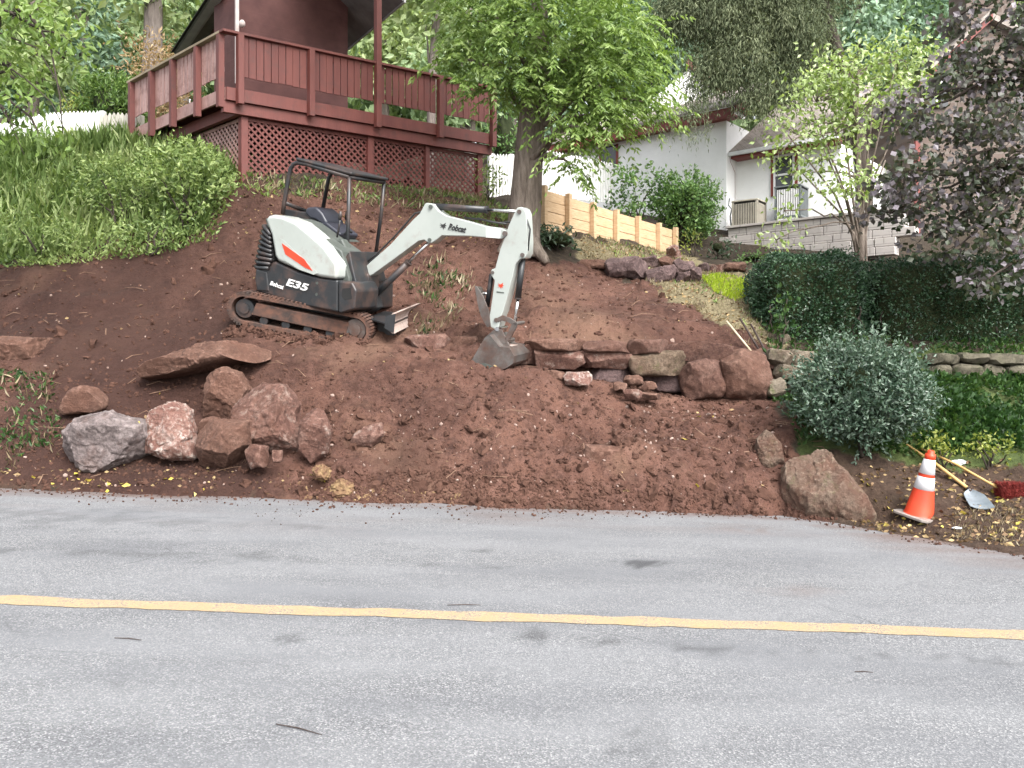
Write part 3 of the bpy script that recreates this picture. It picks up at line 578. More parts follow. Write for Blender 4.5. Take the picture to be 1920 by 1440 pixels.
def lattice(a, b, mat):
    d = unit(b - a); Lb = np.linalg.norm(b - a); d3 = np.append(d, 0); nn = np.array((-d[1], d[0], 0)); z0, z1 = 4.3, zl; H = z1 - z0; mb = MB(); st = .125
    for sg in (1, -1):
        k = -H
        while k < Lb + H:
            x0, x1 = (k, k + H) if sg > 0 else (k + H, k)
            pts = []
            for x, z in ((x0, z0), (x1, z1)):
                xc = min(max(x, 0), Lb); pts.append((xc, z + (xc - x) * (1 if sg > 0 else -1)))
            if abs(pts[1][0] - pts[0][0]) > .05:
                p, q = [v3(a + d * x, z) + nn * (.006 * sg) for x, z in pts]; mb.bar(p, q, .011, .036)
            k += st
    mb.box(v3(a, z1 - .06) - nn * .02, d3 * Lb, nn * .04, UZ * .057)
    mb.build('lattice_panel', mat, deck)
lat = [lpost[0], lpost[2], lpost[4]]
for a, b in ((lpost[0], lpost[2]), (lpost[2], lpost[3]), (lpost[3], lpost[4])): lattice(a + e1 * .07, b - e1 * .06, M['deck'])
lattice(lpost[0] + e2 * .07, lpost[0] + e2 * 1.7, M['deck_sheen']); lattice(lpost[0] + e2 * 1.75, lpost[0] + e2 * 3.3, M['deck_sheen'])

house = thing('wooden_chalet', 'brown wooden chalet with grey overhanging roof behind the red brown deck', 'house', v3(dA + e2 * 3.2, 5.2))
wA = ln(dA + e2 * 2.3, dB + e2 * 2.3, 443); wB = ln(dA + e2 * 2.3, dB + e2 * 2.3, 652)
mb = MB(); D2 = E2 * .9; L2 = np.append(wB - wA, 0)
mb.box(v3(wA, zg), L2, D2, UZ * 5.5); mb.build('wall', M['siding'], house)
MB().box(v3(wA + e2 * .6 + e1 * .3, 3.5), L2 * .9, E2 * 5, UZ * (zg - 3.5 - .06)).build('foundation_wall', M['siding'], house)
MB().box(v3(wA - e1 * .03 - e2 * .05, 7.15), E1 * .06, E2 * .045, UZ * 4).build('corner_trim', M['pale_post'], house)
# roof: two overhanging slabs with pale fascia, above the frame they meet
r1, r2, r3, r4 = P(640, 100, 19.9), P(756, 2, 16.9), P(600, -190, 15.4), P(520, -40, 18.6)
th = np.array((.03, .05, .16))
MB().prism([r1, r2, r3, r4], th).build('roof', M['soffit'], house)
MB().prism([r1 + (.02, -.02, -.03), r2 + (.02, -.02, -.03), r2 + (.05, 0, .17), r1 + (.05, 0, .17)], np.array((.03, .02, 0))).build('fascia', M['fascia'], house)
s1, s2, s3, s4 = P(330, 104, 20.0), P(405, -8, 17.0), P(470, -60, 17.0), P(405, 90, 20.0)
MB().prism([s1, s2, s3, s4], (-.1, 0, .12)).build('roof', M['soffit'], house)
MB().prism([s1, s2, s2 + (.16, 0, -.02), s1 + (.16, 0, -.02)], (-.02, -.05, 0)).build('fascia', M['fascia'], house)
MB().prism([s1 + (-.13, -.02, .04), s2 + (-.13, -.02, .04), s2 + (-.02, -.02, .08), s1 + (-.02, -.02, .08)], (0, .06, .05)).build('shingle_edge', M['shingle_dark'], house)
MB().prism([P(372, 100, 19.6), P(405, 45, 18.6), P(440, 20, 18.2), P(440, 130, 19.2), P(372, 130, 19.6)], (0, .2, 0)).build('gable_wall', M['siding'], house)
MB().tube([P(454, 38, 16.7), P(454, 42, 16.7), P(454, 47, 16.7), P(454, 51, 16.7)], [.03, .06, .06, .03], 10).build('porch_lamp', M['pale_post'], house, smooth=True)

# ------------------------------------------------------------------ fences
def picket(name, label, A, B, h0, n, mat, scallop=0, wgap=.82):
    A = np.asarray(A); B = np.asarray(B); t = thing(name, label, 'fence', A); d = (B - A); d3 = unit(np.array((d[0], d[1], 0))); nn = np.array((-d3[1], d3[0], 0)); Lf = np.hypot(d[0], d[1]); w = Lf / n
    mb = MB()
    for i in range(n):
        f = (i + .5) / n; p = A + d * f; h = h0 + scallop * abs(math.sin(f * math.pi * max(1, round(Lf / 2.2)))) ; o = p - d3 * w * wgap / 2
        pts = [o - UZ * .25, o + d3 * w * wgap - UZ * .25, o + d3 * w * wgap + UZ * (h - .06), o + d3 * w * wgap * .5 + UZ * h, o + UZ * (h - .06)]; mb.prism(pts, nn * .02)
    mb.build('picket_panel', mat, t); mb = MB()
    for zz in (.25, .8): mb.bar(A + UZ * h0 * zz + nn * .05, B + UZ * h0 * zz + nn * .05, .04, .09)
    mb.build('rail', mat, t)
    for f in (0, .5, 1): mb = MB(); q = A + d * f + nn * .1; mb.box(q - d3 * .05 - nn * .03 - UZ * .4, d3 * .1, nn * .1, UZ * (h0 + .42)); mb.build('post', mat, t)
    return t
picket('picket_fence', 'bright white scalloped picket fence above the weedy bank', P(-60, 305, 18.0), P(186, 262, 17.6), .60, 34, M['white_fence'], .16, .93)
picket('picket_fence', 'weathered grey picket fence ending at the deck railing', P(186, 260, 17.6), P(256, 262, 17.3), .50, 9, M['old_fence'], .05)
picket('picket_fence', 'white picket fence between the deck and the big tree trunk', P(925, 372, 19.0), P(1000, 372, 19.6), 1.0, 14, M['white_fence'], 0, .66)
picket('picket_fence', 'white picket fence behind the low timber wall', P(1012, 345, 20.2), P(1150, 365, 23), .85, 26, M['white_fence'], 0, .7)

wall = thing('timber_retaining_wall', 'new pale pine retaining wall with upright posts below the white house', 'retaining wall', P(1015, 425, 15.5))
tA = P(1012, 348, 15.5)[:2]; tB = P(1268, 420, 20.0)[:2]; td = unit(tB - tA); T3 = np.append(td, 0); TN = np.array((td[1], -td[0], 0))
tx = [1016, 1062, 1108, 1152, 1193, 1232, 1263]; tp = [ln(tA, tB, x) for x in tx]; ztp = lambda i: 4.86 - .012 * i
for i, p in enumerate(tp):
    MB().box(v3(p, 3.7) - T3 * .05 + TN * .002, T3 * .10, TN * .10, UZ * (ztp(i) - 3.7 + random.uniform(-.01, .03))).build('post', M['timber'], wall, bevel=.006)
for i in range(len(tp) - 1):
    mb = MB(); a, b = tp[i], tp[i + 1]; a = a - td * .03; b = b + td * .03
    for r in range(5):
        j = random.uniform(-.006, .006); mb.box(v3(a, ztp(i) - .04 - (r + 1) * .19) - TN * (.05 + j + .003 * (i % 2)), np.append(b - a, 0), TN * .045, UZ * .184)
    mb.build('board_panel', M['timber'], wall, bevel=.006)

# ------------------------------------------------------------------ white house, its terrace wall and cooling units
wh = thing('white_house', 'white stucco house with dark red eaves and shingled roof', 'house', P(1365, 432, 22))
cA = P(1362, 230, 22)[:2]; cL = P(1120, 262, 24.6)[:2]; wd = unit(cA - cL); W3 = np.append(wd, 0); WN = np.array((wd[1], -wd[0], 0))       # WN faces the road
zE = P(1362, 226, 22)[2]; z0 = 4.4
mb = MB(); mb.box(v3(cL - wd * 3, z0), np.append(cA - cL + wd * 3, 0), -WN * 7, UZ * (zE - z0)); mb.build('wall', M['stucco'], wh)
cR = cA - WN[:2] * .55; zE2 = P(1362, 288, 21.5)[2]
mb = MB(); mb.box(v3(cR + wd * .003, z0), W3 * 2.7, -WN * 6, UZ * (zE2 - z0 + .05)); mb.build('wall', M['stucco'], wh)
# left eave: soffit, fascia, roof
o = v3(cL - wd * 3, zE); LL = np.append(cA - cL + wd * 3.35, 0)
MB().box(o + WN * .28 - UZ * .02, LL, WN * .05, UZ * .24).build('fascia', M['red_trim'], wh, bevel=.005)
MB().box(o + WN * .279 + UZ * .003, LL, -WN * .4, UZ * .04).build('soffit', M['red_trim'], wh)
rp0 = o + WN * .38 + UZ * .22
MB().prism([rp0, rp0 + LL + W3 * .05, rp0 + LL + W3 * .05 - WN * 4 + UZ * 1.75, rp0 - WN * 4 + UZ * 1.75], UZ * .07).build('roof', M['shingle'], wh)
MB().prism([rp0 + LL + W3 * .06 - UZ * .18, rp0 + LL + W3 * .06, rp0 + LL + W3 * .06 - WN * 4 + UZ * 1.75, rp0 + LL + W3 * .06 - WN * 4 + UZ * 1.55], W3 * .04).build('rake_board', M['red_trim'], wh)
# upper gable behind
g1, g2, g3 = P(1200, 205, 25.5), P(1292, 128, 25.5), P(1400, 220, 25.5)
MB().prism([g1, g2, g3], (0, .2, 0)).build('gable_wall', M['stucco'], wh)
MB().prism([g2 + (-.05, -.1, .05), g3 + (0, -.1, 0), g3 + (0, -.1, .2), g2 + (-.05, -.1, .25)], (0, .3, 0)).build('rake_board', M['red_trim'], wh)
# right wing eave and roof
o2 = v3(cR + wd * .05, zE2); L3 = W3 * 2.8
MB().box(o2 + WN * .36, L3, WN * .04, UZ * .14).build('fascia', M['red_trim'], wh, bevel=.004)
MB().box(o2 + WN * .358 + UZ * .003, L3, -WN * .35, UZ * .03).build('soffit', M['red_trim'], wh)
q0 = o2 + WN * .45 + UZ * .13 - W3 * .03
MB().prism([q0, q0 + L3, q0 + L3 - WN * 3.2 + UZ * 2.0, q0 - WN * 3.2 + UZ * 2.0], UZ * .06).build('roof', M['shingle'], wh)
MB().bar(q0 + WN * .02 - UZ * .02, q0 + L3 + WN * .02 - UZ * .02, .09, .09).build('gutter', M['white_paint'], wh)
dp = ln(cR + WN[:2] * .05, cR + WN[:2] * .05 + wd, 1376); dq = v3(dp, 0)
MB().tube([dq + WN * .30 + UZ * (zE2 + .08), dq + WN * .28 + UZ * (zE2 - .03), dq + UZ * (zE2 - .28), dq + UZ * 5.05], .038, 8).build('downspout', M['red_trim'], wh, smooth=True)
wp = ln(cR, cR + wd, 1471); wz0, wz1 = P(1470, 372, 22.0)[2], P(1470, 298, 22.0)[2]; wq = v3(wp - wd * .27, wz0) + WN * .012
win = MB().box(wq, W3 * .54, WN * .02, UZ * (wz1 - wz0)).build('window', M['glass_dark'], wh)
fr = MB()
for a, b in ((wq, UZ * (wz1 - wz0)), (wq + W3 * .50, UZ * (wz1 - wz0))): fr.box(a + WN * .018, W3 * .045, WN * .03, b)
for zz in (0, (wz1 - wz0) * .48, wz1 - wz0 - .05): fr.box(wq + WN * .019 + W3 * .046 + UZ * zz, W3 * .453, WN * .028, UZ * .05)
fr.build('frame', M['white_paint'], win)
for a in (wq - W3 * .075, wq + W3 * .548): MB().box(a + WN * .001, W3 * .07, WN * .03, UZ * (wz1 - wz0 + .05)).build('casing', M['red_trim'], win)
w2 = ln(cL, cA, 1145); w2q = v3(w2 - wd * .3, P(1145, 312, 24.2)[2]) + WN * .012
win2 = MB().box(w2q, W3 * .5, WN * .02, UZ * .6).build('window', M['glass_dark'], wh)
for a in (w2q + W3 * .502, w2q - W3 * .072): MB().box(a, W3 * .07, WN * .03, UZ * .62).build('casing', M['red_trim'], win2)
# terrace of pale blocks
bA = P(1372, 428, 20.6); bW = thing('block_retaining_wall', 'low pale concrete block wall below the cooling units', 'retaining wall', (bA[0], bA[1], 3.9))
bd = W3; mb = MB(); rows = 5; hz = .19
for r in range(rows):
    x = -.1 - (r % 2) * .22
    while x < 3.7:
        wL = random.uniform(.38, .5); mb.box(np.array((bA[0], bA[1], bA[2] - (r + 1) * hz)) + bd * x + WN * (random.uniform(-.012, .012) + r * .02), bd * (wL - .012), -WN * .3, UZ * (hz - .01)); x += wL
mb.build('block_course', M['block'], bW, bevel=.012); MB().box(np.array((bA[0], bA[1], bA[2] + .001)) - bd * .15 + WN * .05, bd * 4.1, -WN * .34, UZ * .055).build('coping', M['block'], bW, bevel=.01)
def cooler(label, x0, x1, y0, y1, Y, mat, grille, lift=0):
    a = P(x0, y1, Y); b = P(x1, y1, Y); w = np.linalg.norm((b - a)[:2]) * .8; h = (y1 - y0) / F * Y; t = thing('cooling_unit', label, 'air conditioner', a, 'cooling units beside the white house')
    X3 = unit(W3 + np.array((.12, 0, 0))); N3 = np.array((X3[1], -X3[0], 0)); d = w * .95; o = a + UZ * lift
    MB().box(o + X3 * .02 - N3 * .02 + UZ * .03, X3 * (w - .04), -N3 * (d - .04), UZ * (h - .06)).build('coil', M['black_gap'], t)
    mb = MB(); n = int(w / .045)
    for i in range(n): mb.box(o + X3 * (.03 + (w - .06) * i / n) + UZ * .05, X3 * .02, -N3 * .016, UZ * (h - .1))
    mb.build('grille', grille, t); mb = MB()
    for i in range(n): mb.box(o + X3 * w - N3 * (.03 + (d - .06) * i / n) + UZ * .05, -N3 * .02, -X3 * .016, UZ * (h - .1))
    mb.build('grille', mat, t)
    for u, v in ((0, 0), (1, 0), (1, 1), (0, 1)): MB().box(o + X3 * (w - .05) * u - N3 * (d - .05) * v + N3 * .002, X3 * .05, -N3 * .05, UZ * h).build('corner_post', mat, t)
    MB().box(o - X3 * .01 + N3 * .012 + UZ * h, X3 * (w + .02), -N3 * (d + .02), UZ * .04).build('top_cover', mat, t, bevel=.01); MB().box(o - X3 * .01 + N3 * .012 - UZ * .0, X3 * (w + .02), -N3 * (d + .02), UZ * .045).build('base_pan', mat, t)
    if lift: MB().box(a + X3 * .08 - UZ * .1, X3 * (w - .16), -N3 * d, UZ * (lift + .09)).build('pedestal', M['white_paint'], t)
cooler('tan cooling unit with wide grille beside the red downspout', 1372, 1434, 380, 426, 21.1, M['ac_tan'], M['ac_tan'])
cooler('dark grey cooling unit raised on a pedestal under the window', 1452, 1513, 358, 415, 20.9, M['ac_grey'], M['white_paint'], .06)
MB().tube([P(1368, 372, 21.6), P(1366, 385, 21.6), P(1372, 392, 21.5), P(1369, 405, 21.5), P(1371, 425, 21.4), P(1376, 427, 21.2)], .018, 6).build('conduit', M['ac_grey'], wh, smooth=True)

# ------------------------------------------------------------------ stone house at the right
sh = thing('stone_house', 'brown field stone house with red trimmed gable and chimney behind the purple maple', 'house', P(1760, 460, 22.5))
a1, a2, a3, a4 = P(1712, 175, 22.5), P(1860, 40, 22.5), P(2120, 160, 22.5), P(2120, 520, 22.5); a0 = P(1712, 520, 22.5)
MB().prism([a0, a1, a2, a3, a4], (0, 5, 0)).build('wall', M['stonewall'], sh)
up = np.array((0, 0, .16)); MB().prism([P(1690, 195, 22.1), P(1862, 36, 22.1), P(1862, 36, 22.1) + up, P(1690, 195, 22.1) + up], (0, .06, 0)).build('rake_board', M['red_trim'], sh)
MB().prism([P(1688, 196, 22.0) + up, P(1862, 34, 22.0) + up, P(1862, 34, 22.0) + up * 1.6, P(1688, 196, 22.0) + up * 1.6], (0, 5.5, 0)).build('roof', M['shingle'], sh)
MB().prism([P(1862, 36, 22.1), P(2140, 170, 22.1), P(2140, 170, 22.1) + up, P(1862, 36, 22.1) + up], (0, 5.5, 0)).build('roof', M['shingle'], sh)
MB().box(P(1812, 160, 22.3), (1.25, 0, 0), (0, .9, 0), (0, 0, 5)).build('chimney', M['stonewall'], sh)
MB().box(P(1717, 440, 22.3), (.12, 0, 0), (0, .1, 0), (0, 0, 3.3)).build('downspout', M['red_trim'], sh)
w0 = P(1732, 478, 22.3); w_ = MB().box(w0, (.75, 0, 0), (0, .1, 0), (0, 0, .5)).build('window', M['glass_dark'], sh)
for x in (-.08, .752): MB().box(w0 + (x, -.02, -.02), (.078, 0, 0), (0, .1, 0), (0, 0, .56)).build('casing', M['red_trim'], w_)
w1 = P(1735, 200, 22.4); w_ = MB().box(w1, (.6, 0, 0), (0, .1, 0), (0, 0, .6)).build('window', M['glass_dark'], sh)
MB().box(w1 + (0, -.02, .6), (.6, 0, 0), (0, .1, 0), (0, 0, .07)).box(w1 + (.27, -.02, 0), (.05, 0, 0), (0, .1, 0), (0, 0, .6)).build('frame', M['white_paint'], w_)

# ------------------------------------------------------------------ rocks
GB = 'boulders dumped at the roadside'; GW = 'stones of the rebuilt dry stone wall'; GU = 'stones edging the upper slope'; GM = 'mossy stones of the old garden wall'
_ico = {}
def ico(sub):
    if sub not in _ico:
        bm = bmesh.new(); bmesh.ops.create_icosphere(bm, subdivisions=sub, radius=1); bm.verts.ensure_lookup_table()
        _ico[sub] = (np.array([v.co[:] for v in bm.verts]), np.array([[v.index for v in f.verts] for f in bm.faces])); bm.free()
    return _ico[sub]
def radial(poly, th):                                  # distance from the centre to a star-shaped outline
    out = np.zeros(len(th)); ux, uy = np.cos(th), np.sin(th); n = len(poly)
    for i in range(n):
        ax, ay = poly[i]; bx, by = poly[(i + 1) % n]; dx, dy = bx - ax, by - ay; den = ux * dy - uy * dx
        den = np.where(np.abs(den) < 1e-9, 1e-9, den); t = (ax * dy - ay * dx) / den; u = (ax * uy - ay * ux) / den
        out = np.where((t > 0) & (u >= -.001) & (u <= 1.001) & (t > out), t, out)
    return out
def rock(label, outline, Y, depth, mat, p=3.2, cuts=5, nz=.05, sub=6, group=None, name='boulder', cat='boulder', tilt=0):
    r_ = np.random.default_rng(abs(hash(label)) % 1 if False else int(sum(ord(c) * (i + 1) for i, c in enumerate(label))))
    if group == GB: o = np.array(outline, float); m_ = (o.min(0) + o.max(0)) / 2; outline = [tuple(q) for q in m_ + (o - m_) * (1.09, 1.06)]
    o = np.array(outline, float); ctr = (o.min(0) + o.max(0)) / 2; Yc = Y + depth * .5; s = Yc / F
    if inpoly(ctr[None], outline)[0] == False: ctr = o.mean(0)
    poly = [((x - ctr[0]) * s, -(y - ctr[1]) * s) for x, y in outline]
    v, f = ico(sub); th = np.arctan2(v[:, 2], v[:, 0]); Rr = radial(poly, th); Rr = np.where(Rr <= 0, Rr[Rr > 0].mean(), Rr)
    hxz = np.hypot(v[:, 0], v[:, 2]); q = ((hxz / Rr) ** p + (np.abs(v[:, 1]) / (depth * .5)) ** p) ** (-1 / p); V = v * q[:, None]
    size = min(np.ptp(V[:, 0]), np.ptp(V[:, 2]), depth)
    for k in range(cuts):
        n = r_.normal(size=3); n[1] = -abs(n[1]) * 1.1 - .15; n /= np.linalg.norm(n); h = V @ n; lim = h.max() * r_.uniform(.62, .86); ex = np.maximum(h - lim, 0); V = V - n * ex[:, None] * .98
    off = Vector(r_.uniform(0, 60, 3)); sc = 2.6 / max(size, .12)
    dn = np.array([mnoise.fractal(Vector(c) * sc + off, 0.9, 2.1, 5) for c in V]); rd = np.array([mnoise.ridged_multi_fractal(Vector(c) * sc * .7 + off, .9, 2.1, 4, .9, 2) for c in V])
    f2 = np.array([mnoise.fractal(Vector(c) * sc * 3.5 + off, .8, 2.2, 4) for c in V]); vo = np.array([(lambda d: d[1] - d[0])(mnoise.voronoi(Vector(c) * sc * 1.15 + off)[0]) for c in V])
    nrm = unit(V); V = V + nrm * ((dn * nz * .8 + (rd - 1.2) * nz * .4 + f2 * nz * .38 - np.clip(.16 - vo, 0, 1) * nz * 2.2) * size)[:, None]
    if tilt: c_, s_ = math.cos(tilt), math.sin(tilt); V = np.stack([V[:, 0], V[:, 1] * c_ - V[:, 2] * s_, V[:, 1] * s_ + V[:, 2] * c_], 1)
    tgt = np.array(poly); lo, hi = tgt.min(0), tgt.max(0)
    for ax_, j in ((0, 0), (2, 1)): a_, b_ = V[:, ax_].min(), V[:, ax_].max(); V[:, ax_] = lo[j] + (V[:, ax_] - a_) / (b_ - a_) * (hi[j] - lo[j])
    c = P(ctr[0], ctr[1], Yc); o = link(name, npmesh(name, V + c, tris=f, smooth=True), mat, loc=c); tag(o, label, cat, group)
    me = o.data
    me.polygons.foreach_set('use_smooth', np.full(len(f), True)); me.set_sharp_from_angle(angle=R(38))
    return o
def bx(x0, y0, x1, y1, s=0, j=.12):
    r_ = np.random.default_rng(int(x0 * 7 + y0 + s)); w, h = x1 - x0, y1 - y0; m = min(w, h)
    base = [(0, .25), (.12, 0), (.5, -.02), (.88, .02), (1, .28), (1, .75), (.86, 1), (.5, 1.02), (.1, 1), (0, .75)]
    return [(x0 + a * w + r_.uniform(-j, j) * m, y0 + b * h + r_.uniform(-j, j) * m) for a, b in base]
rock('grey boulder dotted with yellow leaves, leftmost of the roadside heap', [(133, 850), (135, 805), (158, 782), (200, 772), (240, 780), (272, 790), (280, 830), (262, 868), (218, 885), (165, 872)], 9.75, .75, M['rock_grey'], 2.8, 5, .05, group=GB)
rock('pale pink boulder with a white face and hollow underside in the roadside heap', [(256, 846), (262, 812), (285, 778), (330, 755), (358, 775), (368, 815), (374, 858), (330, 862), (300, 850)], 9.85, .7, M['rock_pink'], 2.6, 6, .06, group=GB)
rock('squarish brown boulder at the front between pink and large boulders', [(372, 872), (374, 812), (395, 790), (468, 788), (470, 850), (420, 876), (380, 886)], 9.75, .6, M['rock_brown'], 3.6, 4, .04, group=GB)
rock('large angular red boulder with white edges behind the roadside heap', [(440, 770), (445, 728), (490, 720), (530, 722), (555, 760), (565, 850), (520, 856), (470, 836)], 9.95, .8, M['rock_red'], 3, 6, .055, group=GB)
rock('narrow upright boulder standing at the right end of the roadside heap', [(562, 850), (566, 790), (580, 768), (605, 775), (620, 815), (612, 850), (585, 868)], 9.85, .35, M['rock_red'], 2.8, 4, .05, group=GB)
rock('long flat slab lying over the dug bank below the excavator tracks', [(270, 700), (285, 685), (340, 664), (390, 642), (440, 640), (495, 652), (494, 672), (440, 680), (390, 692), (330, 706), (280, 712)], 11.0, .75, M['rock_brown'], 3.2, 3, .06, group=GB, name='rock_slab', cat='slab', tilt=-.15)
rock('soil covered upright slab propping the long flat slab', [(388, 780), (392, 700), (420, 690), (450, 700), (468, 730), (450, 790)], 10.7, .5, M['rock_brown'], 3.4, 3, .05, group=GB, name='rock_slab', cat='slab')
rock('brown rock ledge jutting from the bank at the left edge', [(-60, 700), (-50, 640), (20, 632), (90, 634), (108, 650), (90, 676), (40, 690), (0, 702)], 11.4, .9, M['rock_brown'], 3, 3, .06, group=GB, name='rock_slab', cat='slab', tilt=-.1)
rock('half buried brown stone in the bank left of the heap', bx(122, 728, 190, 775), 10.5, .4, M['rock_brown'], 2.5, 3, .05, 4, group=GB, name='stone', cat='stone')
rock('small reddish stone tucked under the large angular boulder', bx(462, 838, 500, 876), 9.7, .22, M['rock_red'], 2.6, 4, .05, 4, group=GB, name='stone', cat='stone')
rock('tiny round stone beside the narrow upright boulder', bx(510, 846, 530, 866), 9.7, .12, M['rock_red'], 2.3, 2, .05, 3, group=GB, name='stone', cat='stone')
rock('small stone wedged on top of the squarish brown boulder', bx(374, 784, 412, 808), 10.1, .22, M['rock_brown'], 2.5, 3, .05, 4, group=GB, name='stone', cat='stone')
rock('pinkish half buried stone alone in the bank right of the heap', [(655, 835), (665, 812), (690, 796), (716, 792), (722, 815), (700, 840)], 10.15, .3, M['rock_red'], 2.4, 3, .07, 4, name='stone', cat='stone')
rock('broad soil caked stone buried low in the middle of the bank', bx(1090, 838, 1175, 880), 10.05, .4, M['rock_brown'], 2.3, 3, .05, 4, name='stone', cat='stone')
rock('huge mossy boulder rising from the road edge beside the bush', [(1462, 925), (1476, 868), (1512, 843), (1550, 848), (1578, 888), (1602, 935), (1622, 982), (1575, 992), (1500, 968)], 9.52, .5, M['rock_soil'], 2.6, 2, .06, tilt=-.9)
rock('grey lichen stained slab standing left of the huge mossy boulder', [(1415, 880), (1420, 822), (1440, 806), (1462, 830), (1470, 880), (1440, 900)], 10.02, .4, M['rock_soil'], 2.8, 4, .05, group=None, name='rock_slab', cat='slab')
# dry stone wall
for lb, b, Y, d, m, pw in (
 ('long thin soil topped cap stone just right of the bucket', (986, 638, 1098, 656), 11.72, .6, 'rock_brown', 4), ('thin flat cap stone, second right of the bucket', (1094, 642, 1184, 659), 11.72, .6, 'rock_slab', 4),
 ('flat cap stone above the wide mossy wall block', (1178, 640, 1252, 662), 11.68, .6, 'rock_slab', 4), ('longest cap stone sloping at the right end of the wall', (1246, 646, 1366, 674), 11.68, .6, 'rock_slab', 4),
 ('cracked pink block touching the bucket back', (960, 644, 1003, 682), 11.75, .5, 'rock_red', 3.4), ('wide oval pink block in the wall course under the first cap', (996, 654, 1090, 690), 11.75, .5, 'rock_red', 3.2),
 ('pale streaked wall block with dark hollow beneath it', (1086, 655, 1182, 688), 11.78, .45, 'rock_red', 3.2), ('wide olive stained wall block under the flat cap', (1178, 661, 1283, 702), 11.72, .5, 'rock_olive', 3.6),
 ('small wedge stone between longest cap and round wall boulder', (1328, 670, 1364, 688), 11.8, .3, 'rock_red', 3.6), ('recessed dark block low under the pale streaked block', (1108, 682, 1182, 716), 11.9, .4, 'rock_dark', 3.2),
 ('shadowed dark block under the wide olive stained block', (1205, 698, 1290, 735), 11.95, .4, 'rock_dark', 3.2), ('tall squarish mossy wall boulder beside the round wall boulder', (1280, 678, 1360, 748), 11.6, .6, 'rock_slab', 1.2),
 ('big round soil coated boulder ending the wall', (1353, 660, 1442, 747), 11.5, .7, 'rock_brown', .2), ('red flat stone behind the bucket teeth line at the blade', (762, 630, 842, 658), 11.9, .4, 'rock_red', 3.2),
 ('brown flat stone between the blade stone and bucket arm', (838, 632, 898, 658), 11.95, .4, 'rock_brown', 3.2), ('dark stone peeking out behind the bucket hinge', (950, 622, 985, 648), 12.1, .3, 'rock_brown', 3)):
    rock(lb, bx(b[0] - 4, b[1] - 3, b[2] + 4, b[3] + 3, j=.08), Y, d, M[m], pw + 2.2, 3, .04, 5, group=GW, name='wall_stone', cat='stone')
for lb, b, Y, d, m in (('soil coloured rubble stone under the wide oval block', (1020, 694, 1062, 724), 11.5, .3, 'rock_brown'), ('pink flat fragment lying loose below the wall', (1058, 698, 1112, 722), 11.3, .3, 'rock_pink'),
 ('flat shard on top of the rubble heap under the wall', (1168, 704, 1206, 724), 11.5, .2, 'rock_brown'), ('reddish shard at the foot of the rubble heap', (1170, 728, 1204, 750), 11.2, .2, 'rock_red'), ('thin brown shard right in the rubble heap', (1196, 716, 1230, 732), 11.5, .2, 'rock_brown'), ('flat brown shard lowest right of the rubble heap', (1198, 736, 1240, 750), 11.25, .2, 'rock_brown'), ('small lump left in the rubble heap', (1150, 716, 1176, 732), 11.4, .18, 'rock_brown')):
    rock(lb, bx(*b), Y, d, M[m], 3, 4, .06, 4, group='rubble below the dry stone wall', name='rubble_stone', cat='stone')
for lb, b, Y, m in (('flat slab at the left end of the upper stone row', (1085, 486, 1142, 507), 15.6, 'rock_brown'), ('broadest purple boulder of the upper stone row', (1133, 484, 1213, 528), 15.3, 'rock_dark'), ('dark capping stone on the broadest purple boulder', (1192, 481, 1236, 505), 15.7, 'rock_dark'),
 ('reddish block stacked mid way along the upper row', (1232, 483, 1267, 504), 15.7, 'rock_brown'), ('wide purple stone beneath the reddish stacked block', (1210, 500, 1272, 531), 15.3, 'rock_dark'), ('black block capping the right end of the upper stack', (1262, 488, 1302, 514), 15.6, 'rock_dark'),
 ('small round stone at the foot of the upper stack', (1267, 510, 1291, 531), 15.2, 'rock_dark'), ('narrow upright stone ending the upper stack', (1288, 500, 1312, 531), 15.3, 'rock_dark'), ('small dark stone just past the upper stack', (1308, 494, 1332, 513), 16.2, 'rock_dark'),
 ('pinkish stone in the thin line toward the hedge', (1326, 496, 1362, 513), 16.3, 'rock_red'), ('flat brown stone last in line toward the hedge', (1356, 493, 1402, 511), 16.5, 'rock_brown'), ('pointed pink stone leaning at the timber wall end', (1246, 458, 1274, 488), 17.2, 'rock_pink')):
    rock(lb, bx(*b, j=.16), min(Y, Gp((b[0] + b[2]) / 2, b[3] - 2)[1] - .12), .5, M[m], 3, 5, .06, 5, group=GU, name='edging_stone', cat='stone')
for lb, b, Y, m in (('squared mossy stone touching the round wall boulder', (1440, 655, 1484, 686), 11.9, 'rock_moss'), ('upper mossy stone against the left side of bush', (1480, 655, 1530, 690), 12.0, 'rock_moss'), ('middle mossy stone left of the bush', (1452, 684, 1506, 714), 11.75, 'rock_moss'), ('pale green stone at the base beside the round boulder', (1434, 710, 1474, 744), 11.5, 'rock_moss'), ('sunken mossy stone half under the bush leaves', (1500, 686, 1545, 716), 11.8, 'rock_moss')):
    rock(lb, bx(*b), Y, .4, M[m], 3.2, 4, .05, 4, group=GM, name='wall_stone', cat='stone')
k = 0
gm2 = [('long mossy cap stone right of the bush', (1738, 664, 1800, 684)), ('long mossy cap stone second right of the bush', (1798, 662, 1850, 682)), ('long mossy cap stone under the maple branch tips', (1848, 664, 1925, 684)), ('dim mossy block low beside the bush', (1732, 684, 1782, 712)), ('dim round mossy block mid garden wall', (1780, 682, 1836, 714)), ('dim mossy block before the frame edge', (1834, 684, 1882, 712)), ('dim mossy block at the frame edge', (1880, 684, 1940, 714)), ('lowest mossy block against the ivy', (1752, 710, 1810, 732)), ('lowest mossy block in the ivy edge', (1806, 710, 1866, 734)), ('lowest mossy block nearest the frame edge', (1862, 712, 1935, 736))]
